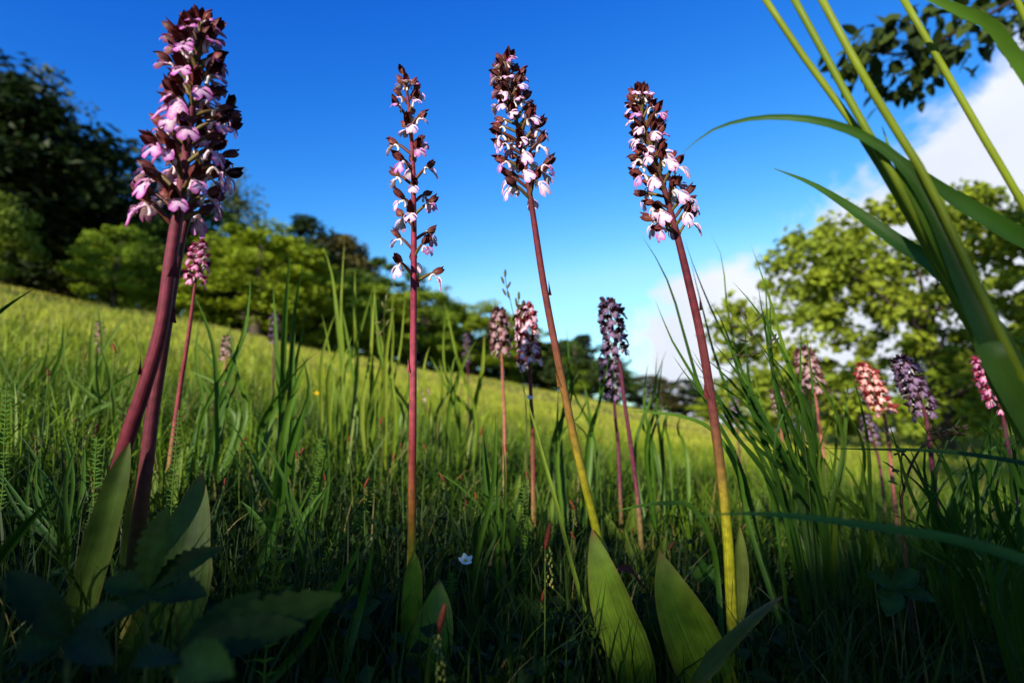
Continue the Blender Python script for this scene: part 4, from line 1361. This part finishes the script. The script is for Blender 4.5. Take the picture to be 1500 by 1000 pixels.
feather('feathery fern like herb below the slope at the frame edge', [(10, 560, .62), (8, 610, .62), (6, 660, .62), (4, 720, .62)], 14, (0.05, 0.12, 0.014), group=None)
feather('feathery herb left of the stout maroon stems', [(142, 640, .6), (140, 680, .6), (138, 720, .6), (136, 780, .6)], 16, (0.05, 0.12, 0.014), group=None)
feather('feathery herb close right of the stout stems', [(262, 600, .62), (258, 650, .62), (254, 700, .62), (250, 760, .62)], 12, (0.04, 0.10, 0.012), group=None)
feather('feathery herb leaning over with a pale beaded stem', [(547, 700, .6), (535, 740, .6), (512, 780, .6), (480, 810, .6)], 12, (0.06, 0.13, 0.014), group=None)
feather('feathery herb by the tiny white flower', [(765, 705, .66), (768, 740, .66), (769, 780, .66), (770, 850, .66)], 12, (0.06, 0.14, 0.014), group=None)
feather('feathery herb just left of the tiny white flower', [(662, 838, .58), (661, 862, .58), (660, 890, .58), (658, 930, .58)], 11, (0.05, 0.12, 0.014), group=None)
feather('blurred feathery herb between stout and slender orchids', [(408, 730, .36), (405, 790, .36), (400, 850, .36), (392, 920, .36)], 36, (0.04, 0.09, 0.010), n=14, group=None)
feather('feathery herb near the blade slanting left of the crimson stem', [(470, 640, .8), (466, 680, .8), (460, 720, .8), (456, 770, .8)], 12, (0.05, 0.12, 0.014), group=None)

# ------------------------------------------------------------------ broad serrated leaves, lower left
def serrated(root, B, a, b_, wd, col, nrm, droop=0.15, teeth=9, name='leaflet'):
    a = a - B; b_ = b_ - B
    d = (b_ - a)
    ln = d.length
    d.normalize()
    nrm = (nrm - d * nrm.dot(d)).normalized()
    s = d.cross(nrm)
    m = teeth * 3
    rows, cc, uu = [], [], []
    for i in range(m + 1):
        t = i / m
        wv = wd * .5 * (math.sin(math.pi * (t * 0.95 + 0.03)) ** 0.85) * (1 + 0.12 * (1 - (i % 3)))
        p = a + d * ln * t - nrm * ln * droop * t * t
        r = []
        for j in range(5):
            k = -1 + j / 2
            r.append(p + s * wv * k + nrm * (abs(k) * wv * 0.35 + 0.04 * wv * math.sin(t * 40) * abs(k)))
        rows.append(r)
        cc.append([lerp(col, tuple(x * 1.25 for x in col), 0.6 if j == 2 else 0) for j in range(5)])
        uu.append([(t * 0.6 + abs(j - 2) * .12, j * 0.4, 0) for j in range(5)])
    return MB().grid(rows, cc, uu).build(name, M['herb'], root)


def herb_plant(label, centre, leaves, col, name='bramble'):
    """centre (px,py,d); leaves: list of (tip px, py, d, width px)"""
    c = P(*centre)
    root = thing(name, label, 'herb', (c.x, c.y, gz(c.x, c.y)))
    B = root.location.copy()
    MB().tube(spline([Vector((0, 0, -.01)), (c - B) * .5 + Vector((.004, 0, 0)), c - B], 6), 0.0012, (0.07, 0.09, 0.02), 6).build('stem', M['herb'], root)
    rr = random.Random(int(centre[0]))
    for (px, py, d, wpx) in leaves:
        serrated(root, B, c, P(px, py, d), wpx * d / F, jit(col, rr, .25), Vector((rr.uniform(-.3, .3), -0.75, 0.7)), rr.uniform(.02, .12))
    return root


HB = (0.013, 0.036, 0.003)  # leaf colour darkened to add to the foreground shade
herb_plant('serrated bramble leaves spread in front of the stout orchid base', (216, 862, .33), [(240, 742, .34, 50), (318, 798, .335, 44), (150, 850, .33, 40), (300, 870, .31, 50), (175, 905, .31, 40)], HB)
herb_plant('blurred serrated leaves low in the dark corner', (100, 930, .25), [(10, 832, .26, 50), (60, 880, .25, 46), (185, 890, .25, 50), (150, 960, .22, 50), (20, 960, .24, 60)], (0.010, 0.028, 0.004))
herb_plant('long blurred serrated leaves reaching towards the crimson stem', (260, 960, .24), [(500, 862, .27, 60), (440, 905, .25, 60), (380, 860, .27, 44), (330, 980, .21, 70), (200, 970, .22, 60)], HB)
herb_plant('small serrated leaves under the tiny white flower', (770, 900, .60), [(735, 880, .60, 26), (800, 885, .60, 26), (760, 870, .60, 24), (835, 905, .60, 24), (790, 925, .59, 28)], (0.03, 0.075, 0.012))
herb_plant('small shaded leaves left of the broad orchid leaf', (700, 935, .56), [(668, 910, .56, 24), (728, 915, .56, 26), (710, 900, .56, 22), (690, 965, .55, 30)], (0.025, 0.065, 0.010))
herb_plant('leafy seedling in dapples behind the yellow stemmed orchid', (1035, 850, .66), [(1010, 830, .66, 20), (1050, 825, .66, 18), (1022, 812, .66, 16), (1060, 850, .66, 18)], (0.04, 0.10, 0.014))
herb_plant('shaded leaves at the foot of the thin twin budded herb', (1310, 860, .5), [(1270, 840, .5, 30), (1345, 835, .5, 30), (1300, 900, .48, 34), (1370, 880, .48, 30)], (0.02, 0.055, 0.010))
herb_plant('round shaded leaves beneath the broad blade of the crimson stemmed orchid', (520, 900, .5), [(485, 880, .5, 28), (555, 880, .5, 26), (515, 855, .5, 22), (540, 935, .48, 30)], (0.02, 0.05, 0.010))

# reddish curled leaf
c = P(952, 878, .56)
root = thing('dock_seedling', 'dull red curled leaf on a red stalk between the broad orchid leaves', 'herb', (c.x, c.y, gz(c.x, c.y)))
B = root.location.copy()
MB().tube(spline([Vector((0, 0, -.01)), c - B, P(945, 862, .56) - B, P(930, 842, .56) - B], 10), 0.0011, (0.12, 0.025, 0.015), 6).build('stem', M['herb'], root)
mb = MB().sheet([p - B for p in spline([P(930, 842, .56), P(922, 834, .555), P(910, 832, .55), P(900, 840, .55)], 8)], lambda t: 0.0035 * math.sin(math.pi * (0.1 + .88 * t)), Vector((0.2, 0.6, 0.8)), (0.14, 0.03, 0.03), 5, .4)
mb.build('leaf', M['herb'], root)

# ------------------------------------------------------------------ tiny flowers
def tiny_flower(label, px, py, d, size, pc, cc_, name, cat):
    c = P(px, py, d)
    root = thing(name, label, cat, (c.x + .004, c.y + .004, gz(c.x, c.y)))
    B = root.location.copy()
    MB().tube(spline([Vector((0, 0, -.01)), (c - B) * .5 + Vector((.003, 0, 0)), c - B], 7), 0.0007, (0.08, 0.13, 0.02), 5).build('stem', M['herb'], root)
    ax = Vector((0.1, -0.55, 0.8)).normalized()
    e1 = ax.cross(Vector((1, 0, 0))).normalized()
    e2 = ax.cross(e1)
    for k in range(5):
        a = k * 2 * math.pi / 5 + .3
        d_ = (e1 * math.cos(a) + e2 * math.sin(a) + ax * 0.25).normalized()
        path = [c - B + d_ * size * .5 * t + ax * size * .08 * t * t for t in (0.05, .25, .5, .75, 1)]
        MB().sheet(path, lambda t: size * .21 * math.sin(math.pi * (0.12 + .8 * t)), ax.cross(d_), pc, 3, .15).build('petal', M['petal'], root)
    MB().blob(c - B + ax * size * .04, size * .13, size * .13, size * .07, cc_, 8, 4, ax).build('centre', M['petal'], root)


tiny_flower('tiny white five petalled flower with yellow centre in dark grass', 682, 821, .60, .016, (0.8, 0.82, 0.78), (0.6, 0.45, 0.03), 'wild_strawberry_flower', 'flower')
tiny_flower('small yellow buttercup in sunlit grass left of the crimson stem', 464, 577, 1.3, .016, (0.75, 0.5, 0.01), (0.6, 0.35, 0.01), 'buttercup', 'flower')
tiny_flower('small orange yellow buttercup below the tall upright tuft', 402, 611, 1.2, .013, (0.7, 0.35, 0.01), (0.6, 0.3, 0.01), 'buttercup', 'flower')
tiny_flower('small white flower head at the foot of the pale pink orchid', 776, 583, .84, .012, (0.8, 0.74, 0.74), (0.7, 0.6, 0.5), 'daisy', 'flower')

# ------------------------------------------------------------------ grass panicles
def panicle(label, pts, spikes, slen, col, scol):
    ps = [P(*q) for q in pts]
    e = ps[-1]
    root = thing('panicle_grass', label, 'grass', (e.x, e.y + .003, gz(e.x, e.y)))
    B = root.location.copy()
    ps.append(Vector((e.x, e.y + .003, B.z - .01)))
    path = spline([p - B for p in ps], 26)
    MB().tube(path, 0.00055, col, 5).build('culm', M['grass'], root)
    for (px, py) in spikes:
        d = pts[0][2]
        p = P(px, py, d) - B
        near = min(path, key=lambda q: (q - p).length)
        mb = MB()
        mb.tube([near, near.lerp(p, .5) + Vector((0, 0, .0006)), p], 0.0003, col, 4)
        dirn = (p - near)
        dirn = (dirn.normalized() + Vector((0, 0, .6))).normalized() if dirn.length > 1e-5 else Vector((0, 0, 1))
        mb.blob(p + dirn * slen * .4, slen * .16, slen * .14, slen * .5, scol, 6, 5, dirn)
        mb.build('spikelet', M['seed'], root)


panicle('grass panicle with dark dangling spikelets against the cloud', [(1085, 458, .6), (1095, 475, .6), (1112, 505, .6), (1135, 545, .6), (1160, 600, .6), (1180, 660, .6)],
        [(1085, 458), (1080, 480), (1093, 467), (1108, 470), (1113, 465), (1097, 482), (1102, 490), (1095, 500), (1127, 505), (1133, 498), (1135, 503), (1112, 518), (1085, 522), (1098, 522), (1075, 525)], .009, (0.07, 0.09, 0.02), (0.035, 0.03, 0.018))
panicle('grass panicle rising beside the pale pink orchid', [(740, 405, .8), (742, 420, .8), (750, 450, .8), (758, 500, .8), (765, 560, .8), (772, 620, .8)],
        [(740, 405), (738, 415), (743, 422), (741, 432), (746, 436)], .012, (0.07, 0.09, 0.02), (0.07, 0.06, 0.03))
panicle('short grass panicle just above the pale pink orchid', [(760, 438, .78), (759, 450, .78), (758, 470, .78), (760, 520, .78), (770, 600, .78)],
        [(760, 438), (757, 447), (761, 452), (757, 460), (762, 466), (758, 475)], .012, (0.07, 0.09, 0.02), (0.07, 0.07, 0.025))
panicle('slim grass panicle before the dark wood left of the crimson stem', [(566, 440, .95), (563, 460, .95), (562, 490, .95), (562, 540, .95), (562, 600, .95)],
        [(566, 440), (562, 450), (568, 455), (557, 472), (566, 476), (560, 485), (556, 492)], .012, (0.09, 0.11, 0.02), (0.12, 0.11, 0.04))

# ------------------------------------------------------------------ dark herb with nodding buds, right
c = P(1322, 760, .58)
root = thing('budding_herb', 'thin dark herb with an arching stem and two ragged bud clusters', 'herb', (c.x, c.y, gz(c.x, c.y)))
B = root.location.copy()
DK = (0.055, 0.022, 0.014)
st = [p - B for p in spline([Vector((c.x, c.y, B.z - .01)), P(1322, 760, .58), P(1325, 715, .58), P(1335, 680, .58), P(1352, 652, .58), P(1372, 640, .58), P(1393, 633, .58)], 24)]
MB().tube(st, lambda t: .0016 * (1.1 - .4 * t), DK, 7).build('stem', M['stem'], root)
MB().tube([p - B for p in spline([P(1324, 716, .58), P(1320, 690, .58), P(1321, 664, .58)], 7)], .0009, DK, 6).build('side_stem', M['stem'], root)
rr = random.Random(6)
for (px, py, s) in ((1398, 632, .009), (1372, 633, .009), (1321, 662, .006)):
    mb = MB()
    cc_ = P(px, py, .58) - B
    for q in range(11):
        o_ = Vector((rr.gauss(0, 1), rr.gauss(0, 1), rr.gauss(0, .7))) * s * .45
        mb.blob(cc_ + o_, s * .22, s * .22, s * .36, jit((0.05, 0.035, 0.015), rr, .4), 6, 4, o_.normalized())
    mb.build('bud_cluster', M['seed'], root)
for (ax_, ay, bx_, by_) in ((1319, 700, 1300, 672), (1318, 712, 1304, 702), (1318, 690, 1308, 688)):
    serrated(root, B, P(ax_, ay, .58), P(bx_, by_, .575), .006, (0.03, 0.06, 0.012), Vector((0, -.6, .8)), .2, 4, 'leaf')
